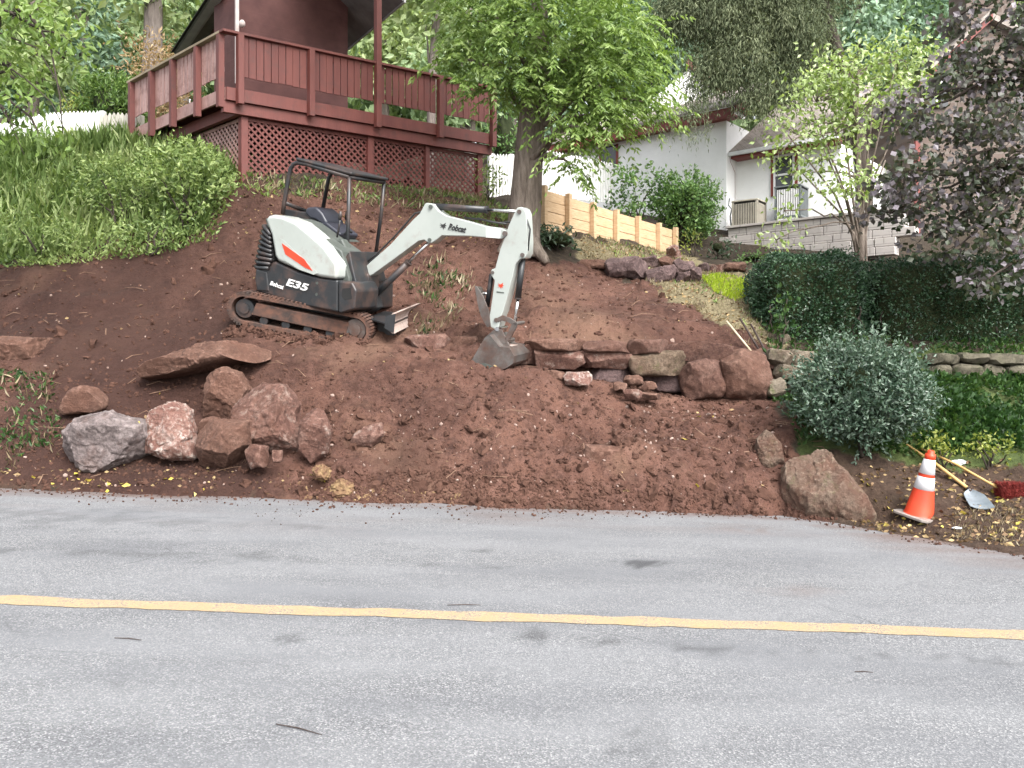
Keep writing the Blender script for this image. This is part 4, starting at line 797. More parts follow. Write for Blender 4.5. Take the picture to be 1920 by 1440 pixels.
for lb, b in gm2: rock(lb + ' in the garden wall', bx(*b), 11.9, .4, M['rock_garden'], 3.4, 3, .05, 3, group=GM, name='wall_stone', cat='stone')
for lb, b, Y in (('mossy stone behind the leaning tools', (1380, 622, 1420, 640), 12.8), ('round mossy stone right of the leaning tools', (1438, 626, 1480, 654), 12.6), ('reddish stone above the leaning tools', (1382, 612, 1424, 628), 13.1)):
    rock(lb, bx(*b), Y, .35, M['rock_moss'] if 'mossy' in lb else M['rock_red'], 3, 4, .06, 4, group=GM, name='wall_stone', cat='stone')
for lb, b in (('ochre clay lump on the bank by the roadside heap', (588, 868, 618, 900)), ('bigger ochre clay lump at the asphalt edge', (622, 900, 666, 938))):
    rock(lb, bx(*b), 9.6, .25, M['ochre_clod'], 2.2, 0, .16, 4, group='ochre clay lumps', name='clay_lump', cat='clay lump')

# loose soil: clods, shards, roots (nobody could count them)
def pieces(name, label, pts, sizes, mat, flat=.75, sub=1, kind='stuff', cat='soil'):
    v, f = ico(sub); n = len(pts); Vs = np.empty((n, len(v), 3))
    sc = (.6 + .8 * rng.random((n, 3))) * np.array((1, 1, flat)); q = unit(rng.normal(size=(n, 3))); a = unit(np.cross(q, rng.normal(size=(n, 3)))); b = np.cross(q, a); B = np.stack([q, a, b], 1)
    loc = v[None] * (1 + .28 * rng.normal(size=(n, len(v), 1)).clip(-1, 1)) * sc[:, None, :]
    Vs = np.einsum('nvk,nkj->nvj', loc, B) * (sizes[:, None, None] * .5) + pts[:, None, :]
    T = (f[None] + (np.arange(n) * len(v))[:, None, None]).reshape(-1, 3)
    o = link(name, npmesh(name, Vs.reshape(-1, 3), tris=T, smooth=False, attr={'rnd': np.repeat(rng.random(n), len(v))}), mat); return tag(o, label, cat, kind=kind)
c1 = scatter([(0, 690), (600, 690), (900, 700), (1450, 760), (1490, 850), (1600, 980), (0, 920)], 5200, 9.4, 12); c2 = scatter(SOIL, 3800, 11.2, 17)
c3 = scatter([(560, 890), (900, 880), (1560, 940), (1560, 980), (560, 945)], 2600, 9.45, 10.4)
cp = np.concatenate([c1, c2, c3]); cs = np.concatenate([.018 + .05 * rng.random(len(c1)) ** 3, .018 + .06 * rng.random(len(c2)) ** 3, .02 + .045 * rng.random(len(c3)) ** 2])
pieces('soil_clods', 'loose reddish soil clods strewn over the dug bank', cp, cs, M['clod'])
lp_ = np.concatenate([scatter(SOIL, 260, 9.5, 16.5), scatter([(560, 760), (1450, 760), (1560, 960), (560, 930)], 330, 9.4, 12)])
pieces('soil_lumps', 'larger clumps of torn soil half sunk in the bank', lp_ - (0, 0, .01), .06 + .12 * rng.random(len(lp_)) ** 2.5, M['clod'], .6, 2)
ch = np.concatenate([scatter(SOIL, 420, 9.6, 16.5), scatter([(560, 760), (1450, 760), (1600, 975), (560, 930)], 260, 9.4, 12)])
pieces('stone_chips', 'pale stone chips scattered through the dug soil', ch + (0, 0, .006), .014 + .04 * rng.random(len(ch)) ** 3, M['chip'], .7, 1)
nb = 900; Xb = rng.uniform(-6, 5.5, nb); Yb = edge_y(Xb) - np.abs(rng.normal(size=nb)) * (.12 + .5 * np.clip(fbm(Xb, Xb * 0, .9, 3, 99) + .3, 0, 1)); pb = np.stack([Xb, Yb, road_z(Xb) + .006], 1)
pieces('road_crumbs', 'small soil crumbs spilled onto the asphalt edge', pb, .008 + .03 * rng.random(nb) ** 3, M['clod'])
op = scatter([(560, 905), (880, 925), (880, 950), (560, 935)], 170, 9.4, 10); pieces('clay_crumbs', 'ochre clay crumbs along the asphalt edge', op, .015 + .035 * rng.random(len(op)) ** 2, M['ochre_clod'])
tw = MB()
for x, y, dx, dy in ((870, 1136, .22, .03), (560, 1370, .22, -.09), (240, 1200, .16, -.02), (1620, 1262, .10, .0)):
    Yc = 2560 / (y - YH - SLOPE * (x - CX)); c = np.array(((x - CX) / F * Yc, Yc, 0)); pz = lambda q: np.array((q[0], q[1], road_z(q[0]) + .006)); tw.tube([pz(c + (-dx / 2, -dy / 2, 0)), pz(c + (0, .012, 0)), pz(c + (dx / 2, dy / 2, 0))], [.002, .003, .0015], 5)
tag(tw.build('road_twigs', M['handle_dark']), 'dark thin twigs lying on the asphalt', 'twigs', kind='stuff')
mb = MB()
for c in np.concatenate([scatter(SOIL, 330, 9.6, 16), scatter([(1450, 760), (1560, 800), (1540, 900), (1440, 880)], 30, 9.4, 12)]):
    a = rng.normal(size=3) * .16; a[2] = abs(a[2]) * .35; mb.tube([c - a * .5, c + rng.normal(size=3) * .03 + (0, 0, .02), c + a * .6], [.006, .005, .002], 4)
tag(mb.build('root_twigs', M['twig']), 'torn roots and twigs lying on the dug soil', 'twigs', kind='stuff')
lp = np.concatenate([scatter(STRAW, 1500, 12, 20), scatter([(1560, 880), (1920, 860), (1920, 1030), (1600, 1000)], 700, 8, 10.6), scatter([(0, 860), (640, 890), (700, 940), (0, 920)], 120, 9.4, 10.2), scatter([(440, 340), (900, 380), (980, 470), (460, 460)], 500, 13, 18), scatter(SOIL, 160, 9.5, 16)])
o = leaf_obj('leaf_litter', lp + (0, 0, .012), rng.normal(size=lp.shape) * (1, 1, .25), .035 + .055 * rng.random(len(lp)) ** 2, L['litter'], .6, .25); tag(o, 'dry fallen leaves scattered over the slope and verge', 'leaf litter', kind='stuff')
yp = np.concatenate([scatter([(0, 880), (420, 900), (420, 935), (0, 915)], 16, 9.5, 10), scatter([(1600, 890), (1920, 900), (1920, 1010), (1620, 990)], 40, 8.2, 10), [P(x, y, 9.98) + (0, 0, .02) for x, y in ((205, 806), (213, 811), (222, 812), (232, 810), (250, 803), (258, 799), (236, 806))], scatter(SOIL, 20, 9.5, 12)])
o = leaf_obj('yellow_leaves', yp + (0, 0, .015), rng.normal(size=yp.shape) * (1, 1, .2), .05 + .05 * rng.random(len(yp)), L['ylitter'], .65, .25); tag(o, 'bright yellow fallen leaves along the road edge', 'fallen leaves', kind='stuff')

# ------------------------------------------------------------------ excavator
RB = np.array(Matrix.Rotation(R(-5), 3, 'Z') @ Matrix.Rotation(R(11), 3, 'Y') @ Matrix.Rotation(R(9.5), 3, 'X'))
RH = RB @ np.array(Matrix.Rotation(R(-15), 3, 'Z'))
XO = P(560, 601, 11.95) - RB @ np.array((0, -.85, .21))
EY = np.array((0, 0, CH))
def onplane(Rm, px, py, y):                            # point of a frame's plane y = const seen at a photo pixel
    d = np.array(((px - CX) / F, 1, (YH - py) / F)); n = Rm[:, 1]; t = (y + n @ (XO - EY)) / (n @ d); return EY + d * t
def B_(px, py, y=-.85): return onplane(RB, px, py, y)
def H_(px, py, y): return onplane(RH, px, py, y)
BX, BY, BZ = RB[:, 0], RB[:, 1], RB[:, 2]; HX, HY, HZ = RH[:, 0], RH[:, 1], RH[:, 2]
def bl(x, y, z): return XO + RB @ np.array((x, y, z))
def hl(x, y, z): return XO + RH @ np.array((x, y, z))
ex = thing('mini_excavator', 'white and black open canopy mini excavator tilted on the dug bank, bucket down', 'excavator', XO, None)
def hpoly(pts, y): return [H_(a, b, y) for a, b in pts]
def circ(c, ax, ay, r, n=20): return [c + ax * r * math.cos(2 * math.pi * i / n) + ay * r * math.sin(2 * math.pi * i / n) for i in range(n)]
def disc(mb, c, r, ax, ay, az, t, n=20): mb.prism(circ(c, ax, ay, r, n), az * t)
# tracks
w1 = RB.T @ (B_(456, 578) - XO); w2 = RB.T @ (B_(664, 620) - XO); xr, xf, zc = w1[0], w2[0], (w1[2] + w2[2]) / 2
for y0 in (-.85, .53):
    tr = MB(); ro_, ri = .215, .172; N = 16; outer = []; inner = []
    for i in range(N + 1): a = -math.pi / 2 + math.pi * i / N; outer.append((xf + ro_ * math.cos(a), zc + ro_ * math.sin(a))); inner.append((xf + ri * math.cos(a), zc + ri * math.sin(a)))
    for i in range(N + 1): a = math.pi / 2 + math.pi * i / N; outer.append((xr + ro_ * math.cos(a), zc + ro_ * math.sin(a))); inner.append((xr + ri * math.cos(a), zc + ri * math.sin(a)))
    n = len(outer); vs = [bl(x, y0, z) for x, z in outer] + [bl(x, y0 + .32, z) for x, z in outer] + [bl(x, y0, z) for x, z in inner] + [bl(x, y0 + .32, z) for x, z in inner]; fs = []
    for i in range(n): j = (i + 1) % n; fs += [(i, j, n + j, n + i), (2 * n + i, 3 * n + i, 3 * n + j, 2 * n + j), (i, 2 * n + i, 2 * n + j, j), (n + i, n + j, 3 * n + j, 3 * n + i)]
    tr.add(vs, fs)
    per = []
    for i in range(n):
        (x0, z0), (x1, z1) = outer[i], outer[(i + 1) % n]; Ls = math.hypot(x1 - x0, z1 - z0); m = max(1, int(Ls / .065))
        for q in range(m): t = (q + .5) / m; per.append((x0 + (x1 - x0) * t, z0 + (z1 - z0) * t, (x1 - x0) / Ls, (z1 - z0) / Ls))
    for x, z, tx_, tz_ in per: tr.cbox(bl(x + tz_ * .01, y0 + .16, z - tx_ * .01), BX * tx_ * .032 + BZ * tz_ * .032, BY * .325, (BX * tz_ - BZ * tx_) * .035)
    track = tr.build('track', M['x_rubber'], ex)
    for x, r in ((xr, .135), (xf, .15)):
        mb = MB(); disc(mb, bl(x, y0 + .05, zc), r, BX, BZ, BY, .22); disc(mb, bl(x, y0 + .025, zc), r * .55, BX, BZ, BY, .04, 16); mb.build('wheel', M['x_steel'] if x == xf else M['x_black'], track)
    for i in range(4): mb = MB(); disc(mb, bl(xr + (xf - xr) * (i + .9) / 5, y0 + .06, zc - .125), .06, BX, BZ, BY, .2, 14); mb.build('roller', M['x_black'], track)
    mb = MB(); mb.prism([bl(xr + .10, y0 + .04, zc - .075), bl(xf - .12, y0 + .04, zc - .10), bl(xf - .10, y0 + .04, zc + .09), bl(xr + .16, y0 + .04, zc + .11)], BY * .24); mb.build('track_frame', M['x_rubber'], ex, bevel=.015)
mb = MB(); mb.prism([bl(-.55, -.53, zc + .02), bl(.62, -.53, zc + .02), bl(.62, -.53, zc + .24), bl(-.55, -.53, zc + .24)], BY * 1.06); mb.build('undercarriage_frame', M['x_black'], ex, bevel=.03)
mb = MB(); disc(mb, bl(0, 0, zc + .2), .42, BX, BY, BZ, .14, 28); mb.build('slew_ring', M['x_black'], ex)
# dozer blade and its arms
q0 = RB.T @ (B_(741, 588) - XO); bxx, bzt = q0[0], q0[2]; bzb = (RB.T @ (B_(752, 628) - XO))[2]
pr = [(0, bzt), (-.05, bzt - .08), (-.06, (bzt + bzb) / 2), (-.03, bzb + .06), (.03, bzb)]
mb = MB(); f_ = [bl(bxx + a, -.85, z) for a, z in pr] + [bl(bxx + a - .035, -.85, z) for a, z in reversed(pr)]; mb.prism(f_, BY * 1.7); blade = mb.build('blade', M['x_blade'], ex)
for y in (-.852, .84): MB().prism([bl(bxx - .13, y, bzt - .06), bl(bxx + .005, y, bzt), bl(bxx + .02, y, bzb), bl(bxx - .12, y, bzb + .05)], BY * .014).build('end_plate', M['x_black'], blade)
mb = MB()
for y in (-.5, .38): mb.prism([bl(.45, y, zc - .06), bl(bxx - .05, y, zc - .06), bl(bxx - .05, y, zc + .14), bl(.45, y, zc + .16)], BY * .12)
mb.prism([bl(bxx - .45, -.62, zc + .145), bl(bxx - .04, -.84, zc + .15), bl(bxx - .04, .84, zc + .15), bl(bxx - .45, .62, zc + .145)], BZ * .03)
mb.build('blade_arm', M['x_black'], ex, bevel=.01)
# house: black lower body, white side cover, louvres
ys = -.80
low = [(479, 508), (497, 500), (514, 489), (560, 510), (600, 521), (633, 525), (633, 586), (560, 572), (481, 547), (477, 525)]
front_ = [(633.5, 526), (660, 529), (668, 545), (664, 580), (640, 588), (633.5, 586)]
MB().prism(hpoly(low, ys), HY * 1.55).build('lower_body', M['x_black'], ex, bevel=.035, seg=3)
MB().prism(hpoly(front_, ys + .002), HY * .62).build('front_body', M['x_black'], ex, bevel=.03, seg=3)
body = [(500, 420), (545, 408), (562, 414), (640, 470), (655, 520), (655, 535), (500, 520), (488, 500)]
MB().prism(hpoly(body, -.62), HY * .55).build('engine_housing', M['x_grey'], ex, bevel=.03)
cov = [(496, 411), (503, 404), (512, 402), (530, 405), (554, 415), (580, 436), (609, 462), (629, 490), (632, 498), (631, 524), (599, 520), (560, 508), (520, 490), (514, 480), (507, 440)]
cover = MB().prism(hpoly(cov, ys - .035), HY * .42).build('side_cover', M['x_white'], ex, bevel=.055, seg=4)
rec = [(522, 448), (530, 448), (598, 513), (588, 517), (560, 507), (530, 489), (526, 476)]
MB().prism(hpoly([(525, 447), (531, 450), (596, 512), (588, 515), (560, 505), (533, 488), (528, 474)], ys - .0385), HY * .02).build('recess', M['x_white'], cover)
MB().prism(hpoly([(528, 456), (538, 463), (570, 486), (586, 508), (572, 502), (535, 477)], ys - .043), HY * .02).build('red_decal', M['x_red'], cover)
mb = MB()
for i in range(9):
    t = i / 8; a = (494 - 15 * t, 424 + 75 * t); b = (507 + 4 * t - max(0, t - .75) * 30, 441 + 62 * t)
    p0 = H_(a[0], a[1], ys + .12); p1 = H_(a[0] + 3, a[1] + 3, ys + .02); p2 = H_(b[0], b[1], ys - .02)
    pf = p0 + HY * 1.0 - HX * .03; mb.tube([pf, p0, p1, p2], [.030, .030, .030, .026], 8)
mb.build('louvre', M['x_black'], ex, smooth=True)
MB().prism(hpoly([(497, 424), (507, 440), (513, 489), (500, 508), (483, 503), (490, 455)], ys + .03), HY * 1.2).build('radiator_housing', M['black_gap'], ex, bevel=.02)
MB().prism(hpoly([(479, 503), (500, 509), (505, 548), (481, 546), (477, 525)], ys - .012), HY * 1.5).build('counterweight', M['x_black'], ex, bevel=.03, seg=3)
MB().prism(hpoly([(496, 409), (556, 414), (612, 452), (560, 425), (500, 425)], ys + .37), HY * .95).build('hood', M['x_white'] if False else M['x_grey'], ex, bevel=.03)
# operator area
MB().prism(hpoly([(556, 414), (584, 420), (608, 436), (630, 450), (640, 447), (648, 462), (652, 520), (633, 521), (631, 490), (606, 455)], -.38), HY * .16).build('console', M['x_grey'], ex, bevel=.03, seg=3)
MB().prism(hpoly([(633, 500), (655, 470), (662, 505), (668, 530), (634, 527)], -.55), HY * .85).build('floor_plate', M['x_black'], ex, bevel=.02)
MB().prism(hpoly([(570, 398), (574, 389), (592, 387), (604, 398), (614, 418), (606, 424), (590, 412), (580, 410)], .02), HY * .48).build('seat', M['x_seat'], ex, bevel=.045, seg=4)
MB().prism(hpoly([(588, 420), (612, 416), (640, 438), (634, 448), (600, 436)], .0), HY * .5).build('seat_cushion', M['x_seat'], ex, bevel=.035, seg=3)
MB().prism(hpoly([(533, 392), (575, 398), (592, 412), (585, 428), (534, 412)], .05), HY * .75).build('rear_panel', M['x_black'], ex, bevel=.02)
for y, dx in ((-.22, 0), (.56, 12)):
    lv = MB(); lv.tube([H_(632 + dx, 445, y), H_(636 + dx, 425, y), H_(638 + dx, 408, y)], [.014, .014, .014], 8); lv.tube([H_(637 + dx, 412, y), H_(638 + dx, 404, y), H_(639 + dx, 396, y)], [.022, .03, .02], 8); lv.build('control_lever', M['x_black'], ex, smooth=True)
MB().tube([H_(645, 440, -.1), H_(652, 432, -.05), H_(660, 436, 0)], .018, 6).build('armrest', M['x_black'], ex, smooth=True)
MB().prism(hpoly([(609, 447), (622, 449), (623, 455), (611, 454)], -.40), HY * .05).build('gauge_panel', M['x_letter'], ex, bevel=.004)
# canopy frame
cf = MB(); yn, yf = -.10, .82
roofN = [H_(530, 402, yn), H_(533, 380, yn), H_(541, 335, yn), H_(545, 316, yn), H_(550, 308, yn), H_(558, 305, yn), H_(575, 308, yn), H_(655, 332, yn)]
cf.tube(roofN, .032, 10); fN = roofN[-1]; fF = H_(720, 342, yf); rF = fF + (roofN[5] - fN)
cf.tube([fN, fF], .03, 8); cf.tube([rF - HZ * 1.0 - HX * .14, rF - HZ * .16 - HX * .09, rF, fF], .032, 10); cf.tube([roofN[5], rF], .03, 8); cf.tube([roofN[1] , rF - HZ * .78 - HX * .12], .03, 8)
cf.tube([fN, H_(653, 420, yn), H_(649, 520, yn)], .028, 8); cf.tube([fF, H_(715, 400, yf), H_(704, 480, yf)], .028, 8)
cf.build('canopy_frame', M['x_black'], ex, smooth=True)
a, b, c_, d_ = roofN[5] - HX * .02, fN + HX * .05, fF + HX * .05, rF - HX * .02
MB().prism([a + HZ * .03 - HY * .04, b + HZ * .03 - HY * .04, c_ + HZ * .03 + HY * .04, d_ + HZ * .03 + HY * .04], HZ * .045).build('canopy_roof', M['x_black'], ex, bevel=.02, seg=3)
# swing bracket, boom, arm
yb = -.16; bw = .19
MB().prism(hpoly([(640, 560), (650, 508), (676, 500), (690, 515), (694, 545), (700, 578), (680, 590), (645, 588)], yb - .05), HY * (bw + .1)).build('swing_bracket', M['x_black'], ex, bevel=.02)
boomp = [(674, 511), (680, 504), (732, 458), (775, 411), (787, 400), (796, 382), (800, 380), (813, 382), (822, 395), (836, 404), (880, 415), (912, 424), (938, 427), (951, 433), (951, 443), (941, 448), (880, 443), (828, 442), (818, 450), (810, 456), (803, 456), (795, 450), (785, 452), (740, 485), (700, 514), (683, 523), (676, 519)]
boom = MB().prism(hpoly(boomp, yb), HY * bw).build('boom', M['x_white'], ex, bevel=.014, seg=3)
def pin(px, py, y, r, t, mat, par, out=.02): mb = MB(); disc(mb, H_(px, py, y) - HY * out, r, HX, HZ, HY, t + 2 * out, 16); mb.build('pin', mat, par)
pin(808, 388, yb, .028, bw, M['x_grey'], boom); pin(806, 450, yb, .026, bw, M['x_grey'], boom); pin(947, 438, yb - .03, .034, bw, M['x_steel'], boom); pin(680, 514, yb, .036, bw, M['x_black'], boom, .04)
MB().prism(hpoly([(911, 424), (938, 428), (938, 447), (911, 445)], yb - .003), HY * (bw + .006)).build('wear_band', simple('pale_worn_paint', (.52, .55, .53), (.62, .64, .62), 3, .4), boom)
armp = [(967, 393), (970, 389), (977, 388), (983, 391), (987, 400), (990, 455), (989, 475), (984, 484), (975, 486), (967, 495), (962, 515), (944, 583), (940, 592), (937, 607), (932, 621), (917, 611), (918, 590), (921, 570), (927, 526), (921, 517), (919, 510), (922, 505), (928, 503), (932, 488), (938, 466), (948, 440), (953, 424)]
arm = MB().prism(hpoly(armp, yb - .02), HY * (bw + .03)).build('arm', M['x_white'], ex, bevel=.012, seg=3)
for px, py, r in ((974, 397, .028), (980, 478, .028), (924, 511, .022), (931, 600, .03)): pin(px, py, yb - .02, r, bw + .03, M['x_steel'], arm)
def cyl(name, a, b, y, fr, r1, r2, base_mat=None):
    p = H_(a[0], a[1], y); q = H_(b[0], b[1], y); m = p + (q - p) * fr
    c = MB().tube([p, m], r1, 14).build(name, base_mat or M['x_black'], ex, smooth=True)
    MB().tube([m, q], r2, 10).build('rod', M['x_chrome'], c, smooth=True); mb = MB(); mb.tube([m - (q - p) * .02, m + (q - p) * .004], r1 * 1.12, 14); mb.build('gland', M['x_black'], c)
    return c
ymid = yb + bw / 2
cyl('arm_cylinder', (812, 387), (974, 397), ymid, .64, .047, .022); cyl('boom_cylinder', (690, 566), (807, 452), ymid, .66, .05, .024); cyl('bucket_cylinder', (980, 482), (966, 604), ymid, .64, .042, .022); cyl('thumb_cylinder', (922, 514), (910, 598), ymid, .72, .034, .018)
mb = MB()
for y in (yb - .03, yb + bw + .0):
    mb.prism(hpoly([(932, 596), (942, 591), (956, 596), (968, 604), (969, 610), (962, 610), (952, 604), (940, 601), (934, 604)], y), HY * .03)
    mb.prism(hpoly([(961, 604), (970, 606), (968, 614), (958, 632), (949, 643), (943, 640), (951, 625)], y - .03), HY * .03)
mb.build('bucket_link', M['x_steel'], ex, bevel=.004); pin(966, 607, yb - .06, .024, bw + .12, M['x_steel'], ex, 0)
mb = MB()
for y in (yb - .03, yb + bw): mb.prism(hpoly([(890, 536), (894, 537), (906, 556), (917, 585), (920, 612), (913, 614), (901, 592), (894, 565)], y), HY * .03)
mb.prism(hpoly([(890, 537), (895, 540), (903, 575), (899, 585), (894, 565)], yb), HY * bw); mb.build('thumb', M['x_steel'], ex, bevel=.004)
MB().tube([H_(902, 549, ymid), H_(918, 552, ymid)], .022, 10).build('thumb_pin', M['x_chrome'], ex, smooth=True)
# bucket
bwid = .62; y1 = ymid - bwid / 2
side = [(909, 633), (919, 630), (936, 650), (955, 653), (963, 668), (961, 680), (950, 689), (934, 695), (916, 700), (902, 702), (884, 698), (868, 691), (882, 680), (896, 655)]
shell = [(918, 628), (936, 650), (955, 652), (964, 668), (962, 681), (950, 690), (934, 696), (916, 701), (902, 703), (884, 699), (866, 691)]
bk = MB(); sp = [H_(a, b, y1) for a, b in shell]; ctr = H_(912, 668, y1); inn = [p + unit(ctr - p) * .018 for p in sp]
n = len(sp); vs = sp + [p + HY * bwid for p in sp] + inn + [p + HY * bwid for p in inn]; fs = []
for i in range(n - 1): fs += [(i, i + 1, n + i + 1, n + i), (2 * n + i, 3 * n + i, 3 * n + i + 1, 2 * n + i + 1), (i, 2 * n + i, 2 * n + i + 1, i + 1), (n + i, n + i + 1, 3 * n + i + 1, 3 * n + i)]
fs += [(0, n, 3 * n, 2 * n), (n - 1, 3 * n - 1, 4 * n - 1, 2 * n - 1)]; bk.add(vs, fs); bucket = bk.build('bucket', M['x_steel'], ex, smooth=False)
for y in (y1 + .002, y1 + bwid - .02): MB().prism(hpoly(side, y), HY * .018).build('side_plate', M['x_steel'], bucket)
mb = MB()
for y in (y1 - .006,): mb.prism(hpoly([(884, 699), (880, 690), (892, 682), (908, 681), (922, 686), (928, 693), (912, 700)], y), HY * .012)
mb.build('side_cutter', M['x_grey'], bucket)
mb = MB()
for i in range(5):
    y = y1 + .03 + i * (bwid - .1) / 4; mb.prism([H_(876, 690, y), H_(870, 694, y), H_(842, 687, y), H_(846, 685, y)], HY * .05)
mb.build('tooth', M['x_steel'], bucket)
mb = MB()
for y in (yb - .06, yb + bw + .02): mb.prism(hpoly([(908, 634), (916, 627), (926, 618), (940, 618), (948, 632), (956, 650), (944, 656), (930, 652)], y), HY * .03)
mb.build('coupler', M['x_steel'], bucket, bevel=.004); pin(932, 617, yb - .07, .03, bw + .14, M['x_chrome'], bucket, 0); pin(946, 640, yb - .07, .026, bw + .14, M['x_steel'], bucket, 0)
MB().prism(hpoly([(939, 646), (960, 649), (963, 660), (944, 662)], ymid - .12), HY * .24).build('coupler_block', M['x_blade'], bucket, bevel=.006)
# hydraulic hoses
def hose(pts, r): MB().tube(pts, r, 6).build('hose', M['x_ink'], ex, smooth=True)
for k in range(2):
    y = yb + .05 + k * .08; hose([H_(676, 500, y), H_(705, 478, y), H_(745, 438, y), H_(778, 400, y), H_(796, 396, y + .02)], .014)
hose([H_(870, 408, ymid), H_(905, 412, ymid), H_(935, 418, ymid), H_(955, 416, ymid), H_(970, 420, ymid)], .013); hose([H_(895, 409, yb + .02), H_(920, 416, yb + .02), H_(950, 420, yb)], .012)
hose([H_(655, 540, -.24), H_(672, 520, -.26), H_(690, 528, -.24), H_(694, 548, -.22)], .016); hose([H_(660, 560, -.25), H_(676, 572, -.28), H_(694, 560, -.22)], .014)
hose([H_(984, 400, yb + .03), H_(994, 430, yb - .02), H_(990, 470, yb)], .012); hose([H_(640, 455, -.2), H_(650, 480, -.25), H_(662, 505, -.24)], .013)
# lettering
def text(s, px0, px1, pbase, y, h, mat, par, name='lettering', shear=0, bold=.02, sub=.004, ang=None):
    cu = bpy.data.curves.new(name, 'FONT'); cu.body = s; cu.size = 1; cu.shear = shear; cu.extrude = .004; cu.offset = bold
    tmp = bpy.data.objects.new(name, cu); COL.objects.link(tmp); dg = bpy.context.evaluated_depsgraph_get(); me = bpy.data.meshes.new_from_object(tmp.evaluated_get(dg)); bpy.data.objects.remove(tmp)
    co = np.empty(len(me.vertices) * 3); me.vertices.foreach_get('co', co); co = co.reshape(-1, 3); w = np.ptp(co[:, 0]); hh = np.ptp(co[:, 1])
    a = H_(px0, pbase[0], y); b = H_(px1, pbase[1], y); X = b - a; u = unit(X); Z = unit(np.cross(u, -RH[:, 1])) * -1
    if Z[2] < 0: Z = -Z
    V = a + (co[:, :1] - co[:, 0].min()) / w * X + (co[:, 1:2] - co[:, 1].min()) / hh * h * Z - co[:, 2:3] * HY
    me.vertices.foreach_set('co', V.ravel()); me.update(); return link(name, me, mat, par)
text('Bobcat', 840, 873, (430, 437), yb - .004, .085, M['x_ink'], boom, 'lettering', .25, .03)
def cat(cx, cy, s, y, mat, par):                        # angular wild-cat head emblem
    sh_ = [(-.9, .9), (-.3, .45), (.1, .55), (.75, 1.0), (.55, .35), (1.0, .1), (.45, -.05), (.7, -.6), (.2, -.35), (.05, -1.0), (-.25, -.3), (-.9, -.45), (-.45, .05), (-1.0, .3), (-.5, .4)]
    MB().prism([H_(cx + a * s, cy - b * s, y) for a, b in sh_], HY * .006).build('emblem', mat, par)
cat(831, 424, 6.5, yb - .004, M['x_ink'], boom); cat(939, 536, 6, yb - .024, M['x_red'], arm)
MB().prism(hpoly([(931, 546), (945, 548), (945, 550), (931, 549)], yb - .023), HY * .004).build('arm_mark', M['x_grey'], arm)
pl = MB().prism(hpoly([(534, 521), (581, 534), (577, 549), (534, 541)], ys - .004), HY * .01).build('name_plate', M['x_ink'], ex)
text('E35', 536, 577, (535, 547), ys - .008, .105, M['x_letter'], pl, 'lettering', .2, .025)
text('Bobcat', 506, 531, (534, 543), ys - .016, .06, M['x_letter'], ex, 'lettering', .2, .02)
mb = MB()
for px, py in ((594, 531), (593, 552)): disc(mb, H_(px, py, ys - .006), .02, HX, HZ, HY, .02, 12)
mb.build('bolt', M['x_grey'], ex); MB().prism(hpoly([(642, 541), (657, 540), (660, 560), (646, 563), (640, 555)], ys - .001), HY * .02).build('access_port', M['black_gap'], ex)

# ------------------------------------------------------------------ cone, shovel, broom, hand tools, litter
cp = Gp(1722, 962); cz = thing('traffic_cone', 'orange traffic cone with two white reflective bands on the verge', 'traffic cone', cp)
CR = np.array(Matrix.Rotation(R(7.5), 3, 'Y') @ Matrix.Rotation(R(7), 3, 'X') @ Matrix.Rotation(R(32), 3, 'Z')); hc = 128 / F * cp[1]
def cl_(x, y, z): return cp + CR @ np.array((x, y, z)) - (0, 0, .042)
def lathe(prof, n=32): 
    mb = MB(); vs = [cl_(r * math.cos(2 * math.pi * k / n), r * math.sin(2 * math.pi * k / n), z) for r, z in prof for k in range(n)]
    return mb.add(vs, [(i * n + k, i * n + (k + 1) % n, (i + 1) * n + (k + 1) % n, (i + 1) * n + k) for i in range(len(prof) - 1) for k in range(n)])
rb, rt = .148, .042; rad = lambda f: rb + (rt - rb) * f
mb = MB(); w = .205; mb.prism([cl_(a * w, b * w, 0) for a, b in ((-1, -.8), (-.8, -1), (.8, -1), (1, -.8), (1, .8), (.8, 1), (-.8, 1), (-1, .8))], CR @ np.array((0, 0, .03))); mb.build('base', M['cone_base'], cz, bevel=.008)
body_ = lathe([(rb + .012, .03), (rb, .05), (rad(.5), hc * .5), (rad(.89), hc * .89), (rad(.9) + .006, hc * .9), (rad(.95) + .004, hc * .95), (rt - .006, hc * .955), (rt - .008, hc), (rt - .018, hc), (rt - .02, hc * .9)]).build('cone_body', M['orange'], cz, smooth=True)
for f0, f1 in ((.43, .61), (.66, .87)): lathe([(rad(f0) + .0005, hc * f0 - .002), (rad(f0) + .004, hc * f0), (rad(f1) + .004, hc * f1), (rad(f1) + .0005, hc * f1 + .002)]).build('reflective_band', M['collar'], cz, smooth=True)
def onG(px, py, dz=.02): p = Gp(px, py); return p + (0, 0, dz)
b = onG(1700, 842, .05); a = onG(1815, 924, .05); shv = thing('shovel', 'square nosed steel shovel with yellow wooden shaft lying behind the cone', 'shovel', a)
MB().tube([b, (a + b) / 2 + (0, 0, .02), a], [.018, .02, .02], 10).build('shaft', M['handle'], shv, smooth=True)
tip = onG(1842, 958, .02); du = unit(tip - a); sd_ = unit(np.cross(du, (0, 0, 1))); nn_ = np.cross(sd_, du)
MB().tube([a, a + du * .07], [.024, .02], 10).build('socket', M['x_black'], shv, smooth=True)
mb = MB(); Ls = np.linalg.norm(tip - a); rows = []
for t, wd_ in ((.16, .02), (.3, .075), (.42, .105), (.75, .118), (1, .12)): rows.append([a + du * Ls * t + sd_ * x * wd_ + nn_ * (abs(x) ** 2 * .03 - .0) for x in (-1, -.6, -.2, .2, .6, 1)])
